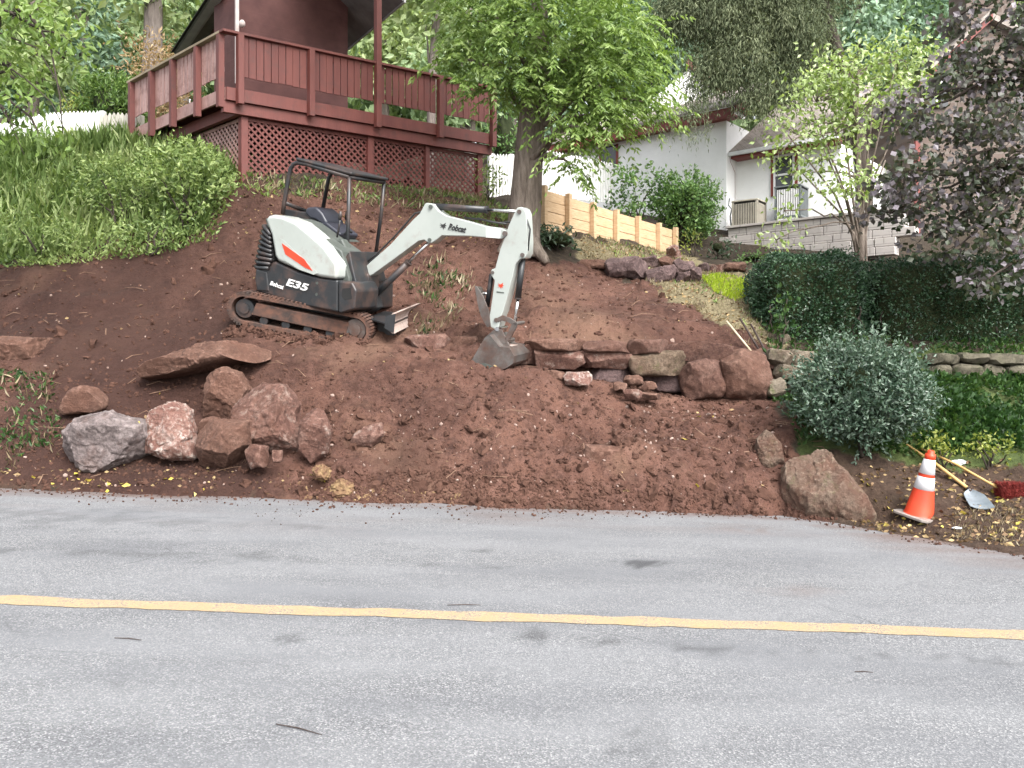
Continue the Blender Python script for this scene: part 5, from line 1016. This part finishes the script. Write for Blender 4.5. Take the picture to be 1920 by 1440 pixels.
vs = [p for r in rows for p in r]; vs2 = [p - nn_ * .005 for p in vs]; m = 6; nr = len(rows); fs = [(i * m + j, i * m + j + 1, (i + 1) * m + j + 1, (i + 1) * m + j) for i in range(nr - 1) for j in range(m - 1)]
mb.add(vs, fs); mb.add(vs2, [tuple(reversed(f)) for f in fs]); mb.build('scoop', M['shovel_steel'], shv, smooth=True)
a = onG(1872, 932, .10); b = onG(1722, 850, .07); br = thing('push_broom', 'push broom with dark red bristles and pale wooden handle on the verge', 'broom', a)
MB().tube([b, (a + b) / 2 + (0, 0, .03), a], .014, 10).build('handle', M['handle'], br, smooth=True)
hd = unit(np.array((1, .10, -.04))); MB().bar(a - hd * .02 + (0, .05, .02), a + hd * .62 + (0, .05, .02), .075, .05).build('head', M['handle'], br, bevel=.01)
nb_ = 5200; C = a + hd * rng.uniform(-.02, .62, (nb_, 1)) + np.stack([np.zeros(nb_), rng.uniform(-.09, .06, nb_), rng.uniform(-.10, .06, nb_)], 1); Dd = np.stack([rng.normal(size=nb_) * .18, -.75 + rng.normal(size=nb_) * .2, -.35 + rng.normal(size=nb_) * .3], 1)
leaf_obj('bristle', C, Dd, .10, M['bristle'], .08, .1, None, br)
core = MB().bar(a + hd * .0 + (0, -.02, -.03), a + hd * .60 + (0, -.02, -.03), .13, .13).build('bristle_bundle', M['bristle'], br, bevel=.03)
for lb, p0, p1, mt in (('pale wooden tool handle leaning left most at the wall end', (1362, 602), (1408, 658), 'handle_pale'), ('dark tool handle leaning in the middle at the wall end', (1388, 598), (1422, 654), 'handle_dark'), ('thin brown tool handle leaning nearest the hedge', (1408, 608), (1436, 660), 'handle_dark')):
    q1 = P(p1[0], p1[1], 12.25); q0_ = P(p0[0], p0[1], 12.55); t = thing('hand_tool', lb, 'garden tool', q1, 'tools leaning at the wall end')
    MB().tube([q0_, (q0_ + q1) / 2, q1], .015, 8).build('handle', M[mt], t, smooth=True)
    du = unit(q1 - q0_); sd_ = unit(np.cross(du, (0, 1, .2))); mb = MB(); mb.prism([q1 - sd_ * .03, q1 - sd_ * .09 + du * .08, q1 - sd_ * .08 + du * .25, q1 + du * .31, q1 + sd_ * .08 + du * .25, q1 + sd_ * .09 + du * .08, q1 + sd_ * .03], np.array((0, .008, 0))); mb.build('blade', M['x_rubber'], t)
q = Gp(1798, 872)
mb = MB(); v, f = ico(3); vv = v * np.array((.09, .05, .035)) * (1 + .35 * np.array([mnoise.noise(Vector(c) * 3) for c in v]))[:, None] + q + (0, 0, .03)
tag(link('plastic_bag', npmesh('plastic_bag', vv, tris=f), M['plastic'], loc=q), 'crumpled clear plastic bag lying behind the shovel', 'plastic bag')
q = Gp(1795, 992); vv = v * np.array((.05, .03, .012)) * (1 + .35 * np.array([mnoise.noise(Vector(c) * 3 + Vector((5, 5, 5))) for c in v]))[:, None] + q + (0, 0, .012)
tag(link('paper_scrap', npmesh('paper_scrap', vv, tris=f), M['plastic'], loc=q), 'small white paper scrap at the asphalt edge by the cone', 'paper scrap')

# mud pushed up against the tracks
mp_ = np.concatenate([np.array([bl(xr - .25 + (xf - xr + .5) * rng.random(), -.85 + rng.uniform(-.12, .06), -.02) for _ in range(170)]), np.array([bl(xr + (xf - xr) * rng.random(), -.85 + rng.uniform(.0, .3), zc * 2 + .01) for _ in range(70)])])
mp_[:170, 2] = Hgt(mp_[:170, 0], mp_[:170, 1]) + .01
pieces('track_mud', 'mud clumps packed along the excavator track', mp_[:170], .03 + .09 * rng.random(170) ** 2, M['clod'], .7, 2)
pieces('track_crumbs', 'soil crumbs lying on top of the excavator track', mp_[170:], .015 + .035 * rng.random(70), M['clod'], .7, 1)

# ------------------------------------------------------------------ vegetation
# big tree in the middle: straight trunk, drooping compound leaves
tb = P(978, 478, 14.7); tb[2] = Hgt(tb[0], tb[1]) - .1
bl_ = [blob(895, 40, 14.2, 80, 75, .9), blob(860, 110, 14.0, 35, 55, .4), blob(960, 60, 13.9, 90, 90, 1.0), blob(1050, 40, 13.7, 95, 95, 1.0), blob(1140, 60, 13.6, 80, 95, .9), blob(1200, 100, 13.8, 50, 85, .7), blob(1030, 150, 13.8, 95, 70, .8), blob(1130, 160, 13.7, 85, 70, .8), blob(930, 150, 14.1, 55, 45, .5),
       blob(1205, 190, 13.7, 42, 30, .4), blob(1100, 215, 13.6, 60, 35, .5), blob(1000, -120, 14.4, 210, 110, 1.8), blob(1060, 250, 13.5, 45, 28, .4), blob(1120, 235, 13.5, 40, 28, .35), blob(1075, 310, 13.6, 24, 40, .25), blob(1165, 212, 13.6, 40, 24, .3)]
bl_ += [(np.array((.3, 12.6, 10.4)), np.array((2.8, 1.7, 1.3))), (np.array((-3.0, 13.0, 11.2)), np.array((2.2, 1.8, 1.2)))]  # added unseen crown above the frame, shading the excavator and dug slope
cl = clumps(bl_, 210, .25); ds = unit(rng.normal(size=(len(cl), 3)) * (1, 1, .35) + np.array((.25, -.35, 0))); 
keep = ~((proj(cl)[:, 0] < 1000) & (proj(cl)[:, 1] > 205)); cl = cl[keep]; ds = ds[keep]
fr_ = fronds(cl, ds, .52, 7, .118)
big = thing('walnut_tree', 'tall tree with a bare grey trunk and bright drooping compound leaves beside the deck', 'tree', tb)
mb = MB(); tp_ = [tb, P(980, 440, 14.7), P(986, 380, 14.65), P(990, 310, 14.6), P(996, 240, 14.5), P(1004, 170, 14.4), P(1010, 60, 14.3), P(1015, -120, 14.3)]
mb.tube(tp_, [.36, .30, .27, .25, .235, .21, .16, .09], 16)
for i in range(5):
    a = i * 1.3 + .4; mb.tube([tb + np.array((math.cos(a) * .55, math.sin(a) * .45, -.12)), tb + np.array((math.cos(a) * .3, math.sin(a) * .28, .12)), tb + np.array((math.cos(a) * .12, math.sin(a) * .12, .5))], [.06, .12, .10], 8)
for c, r in bl_:
    k = tp_[min(range(3, 8), key=lambda i: abs(tp_[i][2] - c[2] + .5))]; branch(mb, k, c, .07, .012, .07, 6, 6, .12)
branch(mb, P(1008, 150, 14.4), P(1035, 250, 13.7), .04, .012)
mb.build('trunk', M['bark'], big, smooth=True); leaf_obj('crown', *fr_[:3], L['walnut'], .36, .25, fr_[3], big)

# cedar hanging in from above
cb = P(1622, 470, 21.4); cb[2] = Hgt(cb[0], cb[1]) - .1
bl_ = [blob(1340, 20, 20.1, 100, 80, 1.3), blob(1440, 20, 20.2, 90, 90, 1.3), blob(1500, 80, 20.3, 55, 80, 1.0), blob(1400, 120, 20.0, 75, 60, .9), blob(1340, 130, 19.9, 45, 45, .6), blob(1420, 185, 19.9, 40, 30, .5), blob(1480, 160, 20.1, 40, 40, .6), blob(1270, 20, 20.1, 45, 50, .6), blob(1400, -90, 20.4, 190, 90, 2), blob(1560, -60, 20.6, 60, 100, 1.2), blob(1310, 185, 19.8, 18, 32, .3)]
cl = clumps(bl_, 120, .3); t = thing('cedar_tree', 'grey green cedar with fine hanging sprays above the white house roof', 'tree', cb); mb = MB()
tp_ = [cb, P(1622, 330, 21.4), P(1596, 180, 21.2), P(1545, 20, 20.6), P(1530, -200, 20.6)]; mb.tube(tp_, [.2, .18, .16, .14, .08], 10)
for c, r in bl_: branch(mb, tp_[2 if c[2] < P(0, 60, 20.2)[2] else 3], c, .05, .01, .05, 6, 5, .15)
mb.build('trunk', M['bark_dark'], t, smooth=True)
C, D, S, rn = spray(cl, 80, .19, .12, 1.6, 1.3); 
xs = np.concatenate([P(px, 200 + rng.uniform(-10, 60), 19.6 + rng.uniform(-.2, .3))[None] for px in rng.uniform(1215, 1330, 90)]); C2, D2_, S2, r2_ = spray(xs, 10, .07, .10, 2, 2.0)
leaf_obj('crown', np.concatenate([C, C2]), np.concatenate([D, D2_]), np.concatenate([S, S2]), L['cedar'], .2, .2, np.concatenate([rn, r2_]), t)

# small pale green tree with many stems
sb = P(1612, 478, 16.8); sb[2] = Hgt(sb[0], sb[1]) - .05
bl_ = [blob(1590, 130, 16.6, 85, 40, .8), blob(1680, 115, 16.6, 65, 40, .8), blob(1530, 190, 16.5, 60, 50, .7), blob(1640, 190, 16.4, 90, 50, .9), blob(1720, 170, 16.6, 50, 55, .7), blob(1490, 250, 16.3, 45, 30, .5), blob(1570, 250, 16.3, 60, 32, .6), blob(1460, 290, 16.2, 28, 18, .3), blob(1540, 300, 16.2, 40, 25, .4), blob(1600, 330, 16.2, 45, 25, .4), blob(1480, 330, 16.2, 20, 12, .25), blob(1690, 90, 16.6, 35, 22, .4), blob(1470, 395, 16.2, 18, 14, .2), blob(1590, 365, 16.1, 50, 12, .4), blob(1455, 450, 16.1, 22, 12, .2)]
stems = []
for tx_, ty_ in ((1475, 250), (1520, 200), (1545, 280), (1570, 150), (1590, 300), (1610, 130), (1640, 180), (1680, 120), (1715, 170), (1660, 300), (1500, 320)):
    m_ = P(1612 + (tx_ - 1612) * .35 + rng.uniform(-6, 6), 478 + (ty_ - 478) * .5, 16.6); stems.append(([sb + rng.normal(size=3) * (.06, .06, 0), P(1612 + (tx_ - 1612) * .1, 440, 16.8), m_, P(tx_, ty_, 16.4)], .036))
tree('ornamental_tree', 'small multi stemmed tree with pale lime leaves in front of the white house', 'tree', sb, [P(1614, 430, 16.8), P(1612, 340, 16.7), P(1606, 240, 16.6), P(1600, 150, 16.6)], .09, bl_, L['young'], .115, 75, 17, .20, M['bark'], droop=.6, asp=.55, twigs=110, r1=.03, stems=stems)

# purple maple reaching in from the right
pb = P(2060, 700, 12.6); pb[2] = Hgt(pb[0], pb[1]) - .1
mp = []
for px, py, rx_, rz_ in ((1860, 60, 80, 60), (1900, 150, 60, 60), (1800, 150, 40, 40), (1840, 230, 70, 45), (1770, 250, 60, 35), (1700, 240, 45, 30), (1890, 300, 60, 50), (1800, 320, 80, 45), (1700, 320, 55, 35), (1740, 390, 75, 35), (1670, 400, 35, 25), (1840, 410, 70, 40), (1900, 440, 50, 50), (1800, 460, 60, 25), (1880, 510, 60, 35), (1830, 540, 45, 18), (1980, 300, 90, 200), (1990, 60, 90, 120), (1800, 30, 35, 30), (1870, 360, 60, 40), (1740, 440, 40, 20), (1930, 200, 50, 70), (1715, 195, 45, 35), (1765, 150, 40, 30), (1690, 360, 50, 30), (1850, 120, 60, 50), (1880, 240, 60, 50), (1800, 400, 60, 35)): mp.append(blob(px, py, 12.0 + rng.uniform(-.5, .5), rx_, rz_, .6))
tree('purple_maple', 'maple with mottled purple grey leaves overhanging the dark hedge', 'tree', pb, [P(2050, 500, 12.5), P(2020, 330, 12.4), P(1990, 150, 12.3), P(1960, 0, 12.2)], .17, mp, L['maple'], .10, 76, 15, .155, M['bark_dark'], droop=.5, asp=.85, twigs=90, r1=.06, flat=.4)

# leafy branches hanging in at the upper left
lb_ = P(-150, 620, 11.5); lb_[2] = Hgt(lb_[0], lb_[1]) - .1
bl_ = [blob(30, 30, 10.6, 60, 55, .5), blob(100, 60, 10.5, 50, 50, .45), blob(20, 120, 10.6, 40, 50, .4), blob(60, 180, 10.5, 35, 30, .35), blob(15, 230, 10.6, 25, 40, .3), blob(120, 110, 10.5, 22, 30, .25), blob(-80, 60, 10.9, 110, 140, .9), blob(75, 255, 10.5, 22, 22, .2), (np.array((-6.6, 11.6, 9.6)), np.array((2.4, 1.8, 1.3)))]  # last blob is added unseen crown overhead, shading the left bank
tree('overhanging_tree', 'tree with slim drooping branches and yellow green leaves at the upper left', 'tree', lb_, [P(-110, 350, 11.3), P(-40, 150, 11.1), P(-5, 20, 10.9), P(10, -160, 10.8)], .15, bl_, L['walnut'], .125, 80, 16, .16, M['bark_dark'], droop=.9, asp=.45, twigs=50, r1=.05,
     stems=[([P(-5, 20, 10.9), P(60, 30, 10.5), P(95, 90, 10.4), P(112, 180, 10.4), P(118, 250, 10.4)], .018), ([P(-5, 60, 10.8), P(70, 90, 10.4), P(105, 150, 10.4), P(130, 200, 10.4)], .012), ([P(-5, 110, 10.8), P(50, 150, 10.4), P(95, 190, 10.4), P(120, 240, 10.4)], .012), ([P(-20, 170, 10.8), P(20, 230, 10.4), P(45, 290, 10.4)], .010)])

def shrub(name, label, px, py, Y, w, h, leaf, size, dens=70, per=14, cr=.07, asp=.5, droop=0, core=.78, cat='shrub', depth=None, group=None, lobes=9, flat=.8, stems=5, shoots=0):
    b = P(px, py, Y); b[2] = Hgt(b[0], b[1]) if Y < 30 else b[2]; hh = (py - h) ; top = P(px, h, Y)[2]; H_t = top - b[2]; rx_ = w / F * Y / 2; ry_ = depth or rx_ * .9
    t = thing(name, label, cat, b, group); r_ = np.random.default_rng(int(px * 3 + py))
    bls = [(b + np.array((0, 0, H_t * .5)), np.array((rx_ * .8, ry_ * .8, H_t * .46)))]
    for k in range(lobes):
        a = r_.uniform(0, 6.28); e = r_.uniform(-.8, .9); bls.append((b + np.array((math.cos(a) * rx_ * .70 * math.cos(e), math.sin(a) * ry_ * .62 * math.cos(e), H_t * (.52 + .34 * math.sin(e)))), np.array((rx_, ry_, H_t * .5)) * r_.uniform(.26, .42)))
    mb = MB()
    for k in range(stems): branch(mb, b + r_.normal(size=3) * (.05, .05, 0), bls[k % len(bls)][0], max(.012, rx_ * .03), .006, .06, 5, 5)
    mb.build('stem', M['bark_dark'], t, smooth=True)
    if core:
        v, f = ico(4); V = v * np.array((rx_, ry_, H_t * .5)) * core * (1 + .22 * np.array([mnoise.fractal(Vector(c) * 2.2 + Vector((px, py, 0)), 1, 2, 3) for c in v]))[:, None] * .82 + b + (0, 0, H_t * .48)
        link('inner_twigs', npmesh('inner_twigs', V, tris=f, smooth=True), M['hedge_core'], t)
    C, D, S, rn = spray(clumps(bls, dens, .55), per, cr, size, droop, flat); ok = C[:, 2] > Hgt(C[:, 0], C[:, 1]) - .02
    C, D, S, rn = C[ok], D[ok], S[ok], rn[ok]
    if shoots:                                          # stray shoots that break the outline
        d = unit(r_.normal(size=(shoots, 3)) * (1, 1, .6) + (0, 0, .7)); c0 = b + (0, 0, H_t * .48) + d * np.array((rx_, ry_, H_t * .5)) * .86; m = 14; q = np.repeat(np.arange(shoots), m); k_ = np.tile(np.arange(m), shoots) / m
        Ls = H_t * .16 * (.5 + r_.random(shoots)); C2 = c0[q] + unit(d[q] + (0, 0, .35)) * (Ls[q] * k_)[:, None] + r_.normal(size=(len(q), 3)) * size * .25
        C = np.concatenate([C, C2]); D = np.concatenate([D, unit(d[q] + r_.normal(size=(len(q), 3)) * .8)]); S = np.concatenate([S, size * (.7 + .5 * r_.random(len(q)))]); rn = np.concatenate([rn, .35 + .6 * r_.random(len(q))])
    leaf_obj('foliage', C, D, S, leaf, asp, .3, rn, t); return t
shrub('garden_bush', 'big rounded blue green bush behind the mossy boulder', 1612, 866, 10.25, 244, 626, L['bush'], .058, 420, 17, .06, .5, -.5, .56, depth=.75, lobes=26, shoots=170)
gY = 12.7
# clipped hedge: two masses
def hedge(name, label, x0, x1, ytop, ybot, Y, dep, n, rt=.35, leaf='hedge', size=.05):
    a = P(x0, ybot, Y); b = P(x1, ybot, Y); zt_ = P(x0, ytop, Y)[2]; zb_ = min(a[2], Hgt(a[0], a[1]) - .1); t = thing(name, label, 'hedge', ((a[0] + b[0]) / 2, Y, zb_))
    c = np.array(((a[0] + b[0]) / 2, Y + dep / 2, (zt_ + zb_) / 2)); r = np.array(((b[0] - a[0]) / 2, dep / 2, (zt_ - zb_) / 2)); q = unit(rng.normal(size=(n, 3))); s = (np.abs(q / np.array((1, 1, 1))) ** 5).sum(1) ** (-1 / 5)
    fb = 1 + .16 * np.array([mnoise.fractal(Vector(v) * 2.2 + Vector((x0, 0, 0)), 1, 2, 4) for v in q * s[:, None] * (r / r.min())]) ; dpt = 1 - .13 * rng.random(n) ** 2
    C = c + q * (s * fb * dpt)[:, None] * r; C = C + np.where((rng.random(n) < .06)[:, None], q * rng.random((n, 1)) * .14, 0); D = unit(q + rng.normal(size=(n, 3)) * .75); cln = np.array([mnoise.noise(Vector(v) * 5) for v in C]) * .35 + .5
    leaf_obj('foliage', C, D, size * (.7 + .6 * rng.random(n)), L[leaf], .5, .3, np.clip(cln + rng.normal(size=n) * .22, 0, 1), t)
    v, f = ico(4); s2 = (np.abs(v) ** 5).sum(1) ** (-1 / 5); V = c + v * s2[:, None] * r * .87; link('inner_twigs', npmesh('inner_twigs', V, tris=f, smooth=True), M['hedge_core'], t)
    mb = MB()
    for k in range(8): p = np.array((a[0] + (b[0] - a[0]) * (k + .5) / 8, Y + .12, zb_)); branch(mb, p, p + (rng.uniform(-.15, .15), 0, .8), .02, .008)
    mb.build('stem', M['bark_dark'], t, smooth=True)
hedge('clipped_hedge', 'dark green clipped hedge end nearest the leaning tools', 1440, 1640, 470, 672, 12.75, 1.5, 28000)
hedge('clipped_hedge', 'long shaded dark hedge running under the purple maple', 1630, 2080, 476, 682, 12.85, 1.4, 40000)
shrub('vine_sprig', 'pale leafy vine sprig growing on the hedge corner', 1462, 622, 12.55, 60, 530, L['ivy'], .10, 60, 5, .08, .7, .3, 0, 'vine', depth=.2, lobes=5)
shrub('house_shrub', 'loose leggy shrub at the white house corner', 1192, 408, 20.6, 125, 298, L['shrubg'], .12, 50, 16, .14, .5, 0, 0, depth=.8, lobes=8)
shrub('house_shrub', 'dense rounded green shrub beside the leggy shrub', 1292, 428, 20.3, 118, 318, L['shrubg'], .09, 150, 24, .10, .5, -.2, .66, depth=.75, lobes=14, shoots=40)
shrub('rhododendron', 'low glossy dark shrub at the foot of the big trunk', 1045, 492, 15.2, 95, 428, L['rhodo'], .13, 60, 12, .12, .35, .2, .7, depth=.5, lobes=8)
shrub('low_shrub', 'low grey leaved shrub by the timber wall end', 1345, 495, 17.4, 60, 440, L['rhodo'], .09, 40, 9, .10, .4, 0, .4, depth=.4, lobes=5)
shrub('low_shrub', 'small green shrub in front of the block wall', 1412, 512, 16.9, 62, 474, L['shrubg'], .07, 70, 10, .08, .5, 0, .6, depth=.4, lobes=6)
shrub('low_shrub', 'thin yellowish shrub against the timber wall end', 1296, 492, 17.6, 40, 430, L['lime'], .08, 30, 7, .10, .3, -.4, 0, depth=.3, lobes=5)
shrub('deck_vine', 'green vine climbing past the right deck post', 917, 392, 17.0, 44, 290, L['weed'], .10, 36, 8, .12, .4, .3, 0, 'vine', depth=.35, lobes=6)
shrub('evergreen_shrub', 'dark evergreen shrub between the deck end and trunk', 948, 300, 20.5, 62, 178, L['shrubg'], .12, 50, 14, .14, .5, .2, .8, depth=.7, lobes=9)
shrub('yellow_shrub', 'yellow green low shrub behind the cone', 1762, 872, 10.15, 60, 806, L['lime'], .055, 70, 8, .06, .55, 0, 0, depth=.25, lobes=6)
shrub('yellow_shrub', 'yellow green low shrub near the broom head', 1862, 866, 10.1, 110, 806, L['lime'], .055, 60, 8, .07, .55, 0, 0, depth=.25, lobes=8)
shrub('arborvitae', 'clipped bright green evergreen beyond the white picket fence', 212, 262, 19.5, 125, 138, L['arbor'], .13, 170, 20, .12, .3, -1.2, .62, depth=.9, lobes=14, shoots=50)
shrub('arborvitae', 'lower yellowish evergreen beside the clipped bright one', 150, 262, 19.8, 66, 178, L['lime'], .12, 120, 16, .12, .3, -.8, .6, depth=.6, lobes=7)
shrub('rusty_shrub', 'rust coloured wispy shrub behind the deck railing', 285, 200, 23, 125, 62, L['rust'], .15, 70, 18, .22, .3, -.4, 0, depth=1, lobes=12)
# weedy bank
shrub('weed_thicket', 'tangled leafy weed thicket below the lattice corner', 345, 405, 14.0, 170, 262, L['weed'], .10, 110, 12, .12, .45, 0, 0, depth=.7, lobes=14, shoots=60)
shrub('weed_thicket', 'dark leafy weed thicket in the middle of the weedy bank', 225, 420, 14.3, 170, 300, L['weed'], .095, 110, 12, .12, .4, 0, 0, depth=.6, lobes=12, shoots=60)
shrub('weed_thicket', 'low weed thicket at the foot of the weedy bank', 280, 470, 13.6, 180, 392, L['weed'], .085, 110, 12, .11, .4, .3, 0, depth=.5, lobes=12)
shrub('weed_thicket', 'weed thicket drooping over the soil cut at far left', 80, 475, 13.7, 200, 395, L['weed'], .085, 110, 12, .11, .35, .3, 0, depth=.5, lobes=12)
def blades(name, label, poly, n, lmin, lmax, leaf, y0, y1, lean=(.25, -.35), asp=.07, cat='weeds', w=.5, off=.4, thin=-.28):
    p = scatter(poly, n, y0, y1, -11, 9); p = p[fbm(p[:, 0], p[:, 1], 2.3, 3, 77) + rng.normal(size=len(p)) * .15 > thin]; m = len(p); Lh = lmin + (lmax - lmin) * rng.random(m) ** 1.4; D = unit(rng.normal(size=(m, 3)) * (w, w, .2) + np.array((lean[0], lean[1], 1.0)))
    o = leaf_obj(name, p + D * Lh[:, None] * off, D, Lh, leaf, asp, .4, np.clip(fbm(p[:, 0], p[:, 1], 1.3, 2, 3) * .6 + .5 + rng.normal(size=m) * .2, 0, 1)); return tag(o, label, cat, kind='stuff')
WB = [(-300, 255), (60, 268), (250, 262), (430, 262), (455, 330), (415, 350), (380, 440), (300, 455), (120, 480), (0, 492), (-300, 500)]
WBX = WB[:3] + [(445, 262), (470, 335), (432, 372), (400, 452), (310, 478), (120, 500), (0, 505), (-300, 510)]
blades('tall_grass', 'tall pale grass leaning over the weedy bank', WB, 10000, .15, .48, L['grassb'], 12.5, 19, (.5, -.5), .022)
blades('bank_weeds', 'leafy green weeds covering the bank left of the deck', WBX, 38000, .045, .12, L['weed'], 12.5, 19, (.2, -.5), .45, w=1.1, off=1.0)
blades('fence_grass', 'feathery pale grass along the foot of the picket fence', [(-300, 240), (60, 262), (250, 250), (252, 285), (60, 300), (-300, 310)], 3500, .2, .6, L['grassb'], 15.5, 19.5, (.4, -.4), .03)
blades('fringe_weeds', 'weeds and dry stalks under the lattice skirt', [(455, 325), (640, 345), (900, 370), (940, 400), (900, 410), (760, 395), (600, 378), (470, 360)], 1300, .05, .22, L['dry'], 13.5, 18, (.2, -.3), .08)
blades('fringe_green', 'thin green weeds along the foot of the lattice skirt', [(430, 325), (640, 340), (900, 365), (960, 400), (940, 440), (800, 395), (600, 375), (440, 370)], 2200, .05, .16, L['weed'], 13.5, 18, (.1, -.3), .35, w=1)
blades('dug_weeds', 'torn pale weeds hanging on the dug slope behind the boom', [(760, 500), (850, 470), (900, 520), (860, 600), (780, 640), (765, 560)], 800, .05, .22, L['dry'], 12, 15, (.3, -.4), .05, thin=.02)
blades('dug_greens', 'few green weeds left on the dug slope behind the boom', [(765, 520), (850, 480), (880, 540), (800, 630), (770, 600)], 500, .05, .16, L['ivy'], 12, 15, (.3, -.4), .3, w=.9, thin=.1)
blades('left_greens', 'half dead weeds on the bank at the lower left', [(-200, 690), (90, 700), (120, 760), (110, 880), (-200, 890)], 2400, .04, .11, L['ivy'], 9.6, 11.6, (.1, -.5), .4, w=1, thin=.05)
blades('left_dry', 'dry stalks on the bank at the lower left', [(-200, 690), (100, 700), (130, 780), (110, 880), (-200, 890)], 500, .06, .2, L['dry'], 9.6, 11.6, (.2, -.5), .06)
blades('lime_grass', 'bright lime patch of short grass beside the hedge', [(1312, 520), (1352, 516), (1400, 524), (1408, 552), (1380, 566), (1340, 548)], 6500, .04, .10, L['lawn'], 12.5, 17.5, (0, -.2), .16, cat='grass patch')
blades('slope_grass', 'sparse dry grass on the littered slope', STRAW, 4200, .03, .12, L['dry'], 12, 20, (.1, -.3), .08)
blades('slope_greens', 'thin green weeds on the littered slope', [(1100, 440), (1270, 478), (1330, 510), (1440, 530), (1470, 620), (1440, 640), (1330, 560), (1180, 500)], 1300, .03, .10, L['weed'], 12, 20, (.1, -.3), .35, w=1)
blades('garden_ivy', 'dense green ivy covering the bed behind the cone', [(1640, 705), (2100, 690), (2100, 850), (1900, 845), (1740, 858), (1640, 850)], 14000, .05, .10, L['ivy'], 9.6, 12.2, (0, -.6), .75, w=1.1, off=1.1, cat='ivy')
blades('edge_ivy', 'green leaves creeping between boulder and bush', [(1440, 740), (1510, 690), (1530, 830), (1500, 845), (1490, 790)], 900, .05, .09, L['ivy'], 9.6, 12.2, (-.2, -.5), .6, w=1, off=1, cat='ivy')
blades('hedge_foot', 'dim green growth along the foot of the hedge', [(1440, 640), (1560, 640), (1950, 640), (1950, 690), (1440, 690)], 1800, .04, .12, L['ivy'], 11.5, 13.2, (0, -.5), .45, w=1, off=.9)
blades('verge_grass', 'sparse dry grass on the verge by the cone', [(1780, 960), (1920, 940), (1920, 1025), (1790, 1010)], 600, .02, .08, L['dry'], 7.8, 9.8, (0, -.2), .08)

# woodland behind
FG = 'trees of the wood behind the houses'
def ftree(label, px, Y, top, bot, w, leaf, trunk=.25, per=34, dens=9, size=.36, cr=.55, bark='bark_far'):
    b = np.array(((px - CX) / F * Y, Y, float(Hgt((px - CX) / F * Y, Y)) - .2)); zt_ = P(px, top, Y)[2]; zb_ = P(px, bot, Y)[2]; rx_ = w / F * Y / 2; r_ = np.random.default_rng(int(px + Y * 10)); bls = []
    for k in range(9):
        t = (k + .5) / 9; z = zb_ + (zt_ - zb_) * t; wd_ = rx_ * (1 - .55 * abs(t - .4) * 1.4); a = r_.uniform(0, 6.28); q = r_.uniform(.1, .65)
        bls.append((np.array((b[0] + math.cos(a) * wd_ * q, Y + math.sin(a) * wd_ * q, z)), np.array((wd_ * .62, wd_ * .62, (zt_ - zb_) * .15))))
    tree('woodland_tree', label, 'tree', b, [b + (r_.uniform(-.2, .2), 0, (zb_ - b[2]) * .6 + .5), np.array((b[0] + r_.uniform(-.4, .4), Y, (zb_ + zt_) / 2)), np.array((b[0], Y, zt_))], trunk, bls, leaf, size, dens, per, cr, M[bark], FG, .5, .55, 14, trunk * .6, crown='crown')
for a in (
 ('tall pale woodland tree at the far left edge of the sky gap', 60, 30, -120, 170, 190, L['forest2']), ('woodland tree with thick pinkish trunk behind the rusty shrub', 275, 27, -260, 20, 200, L['forest2'], .34),
 ('blue green woodland tree behind the bright evergreen', 160, 34, -60, 200, 200, L['forest3']), ('dense woodland tree close behind the chalet roof', 345, 36, -120, 140, 190, L['forest']), ('low pale woodland tree behind the rusty shrub', 225, 38, 20, 220, 170, L['forest2']),
 ('dark woodland tree beyond the left picket fence', 40, 40, 60, 250, 220, L['forest3']), ('pale woodland tree right of the chalet roof', 720, 36, -80, 180, 190, L['forest2']), ('slim trunked woodland tree above the deck railing', 806, 27, -200, 60, 160, L['forest2'], .16), ('green woodland tree behind the deck end', 880, 34, 20, 240, 190, L['forest']),
 ('dark woodland tree behind the drooping crown', 960, 40, -60, 240, 230, L['forest3']), ('woodland tree behind the gable of the white house', 1220, 42, -40, 160, 140, L['forest3']), ('tall woodland tree left behind the cedar', 1320, 38, -160, 160, 200, L['forest3']),
 ('tall woodland tree directly behind the cedar', 1450, 40, -140, 190, 220, L['forest']), ('woodland tree with slim trunk above the lime tree', 1600, 36, -160, 120, 200, L['forest3'], .16), ('dark green woodland tree left of the chimney', 1700, 38, -120, 170, 190, L['forest3']), ('pale topped woodland tree behind the stone gable', 1790, 42, -160, 120, 200, L['forest']), ('woodland tree behind the stone chimney', 1900, 40, -160, 150, 200, L['forest']), ('bushy woodland tree low behind the lime tree', 1560, 44, 40, 220, 220, L['forest'])): ftree(*a)
n = 60000; Xf = rng.uniform(-48, 48, n); Yf = rng.uniform(50, 64, n); Zf = Hgt(Xf, Yf) + rng.random(n) ** .8 * (13 + 5 * fbm(Xf, Xf * 0, .16, 3, 8)); C = np.stack([Xf, Yf, Zf], 1)
cl = np.array([mnoise.noise(Vector(v) * .35) for v in C]); ok = cl > -.22
o = leaf_obj('far_woodland', C[ok], rng.normal(size=(ok.sum(), 3)) + np.array((0, 0, -.3)), .7 + .5 * rng.random(ok.sum()), L['forest'], .6, .3, np.clip(cl[ok] * .7 + .45 + rng.normal(size=ok.sum()) * .18, 0, 1)); tag(o, 'hazy far woodland rising behind all the houses', 'woodland', kind='stuff')
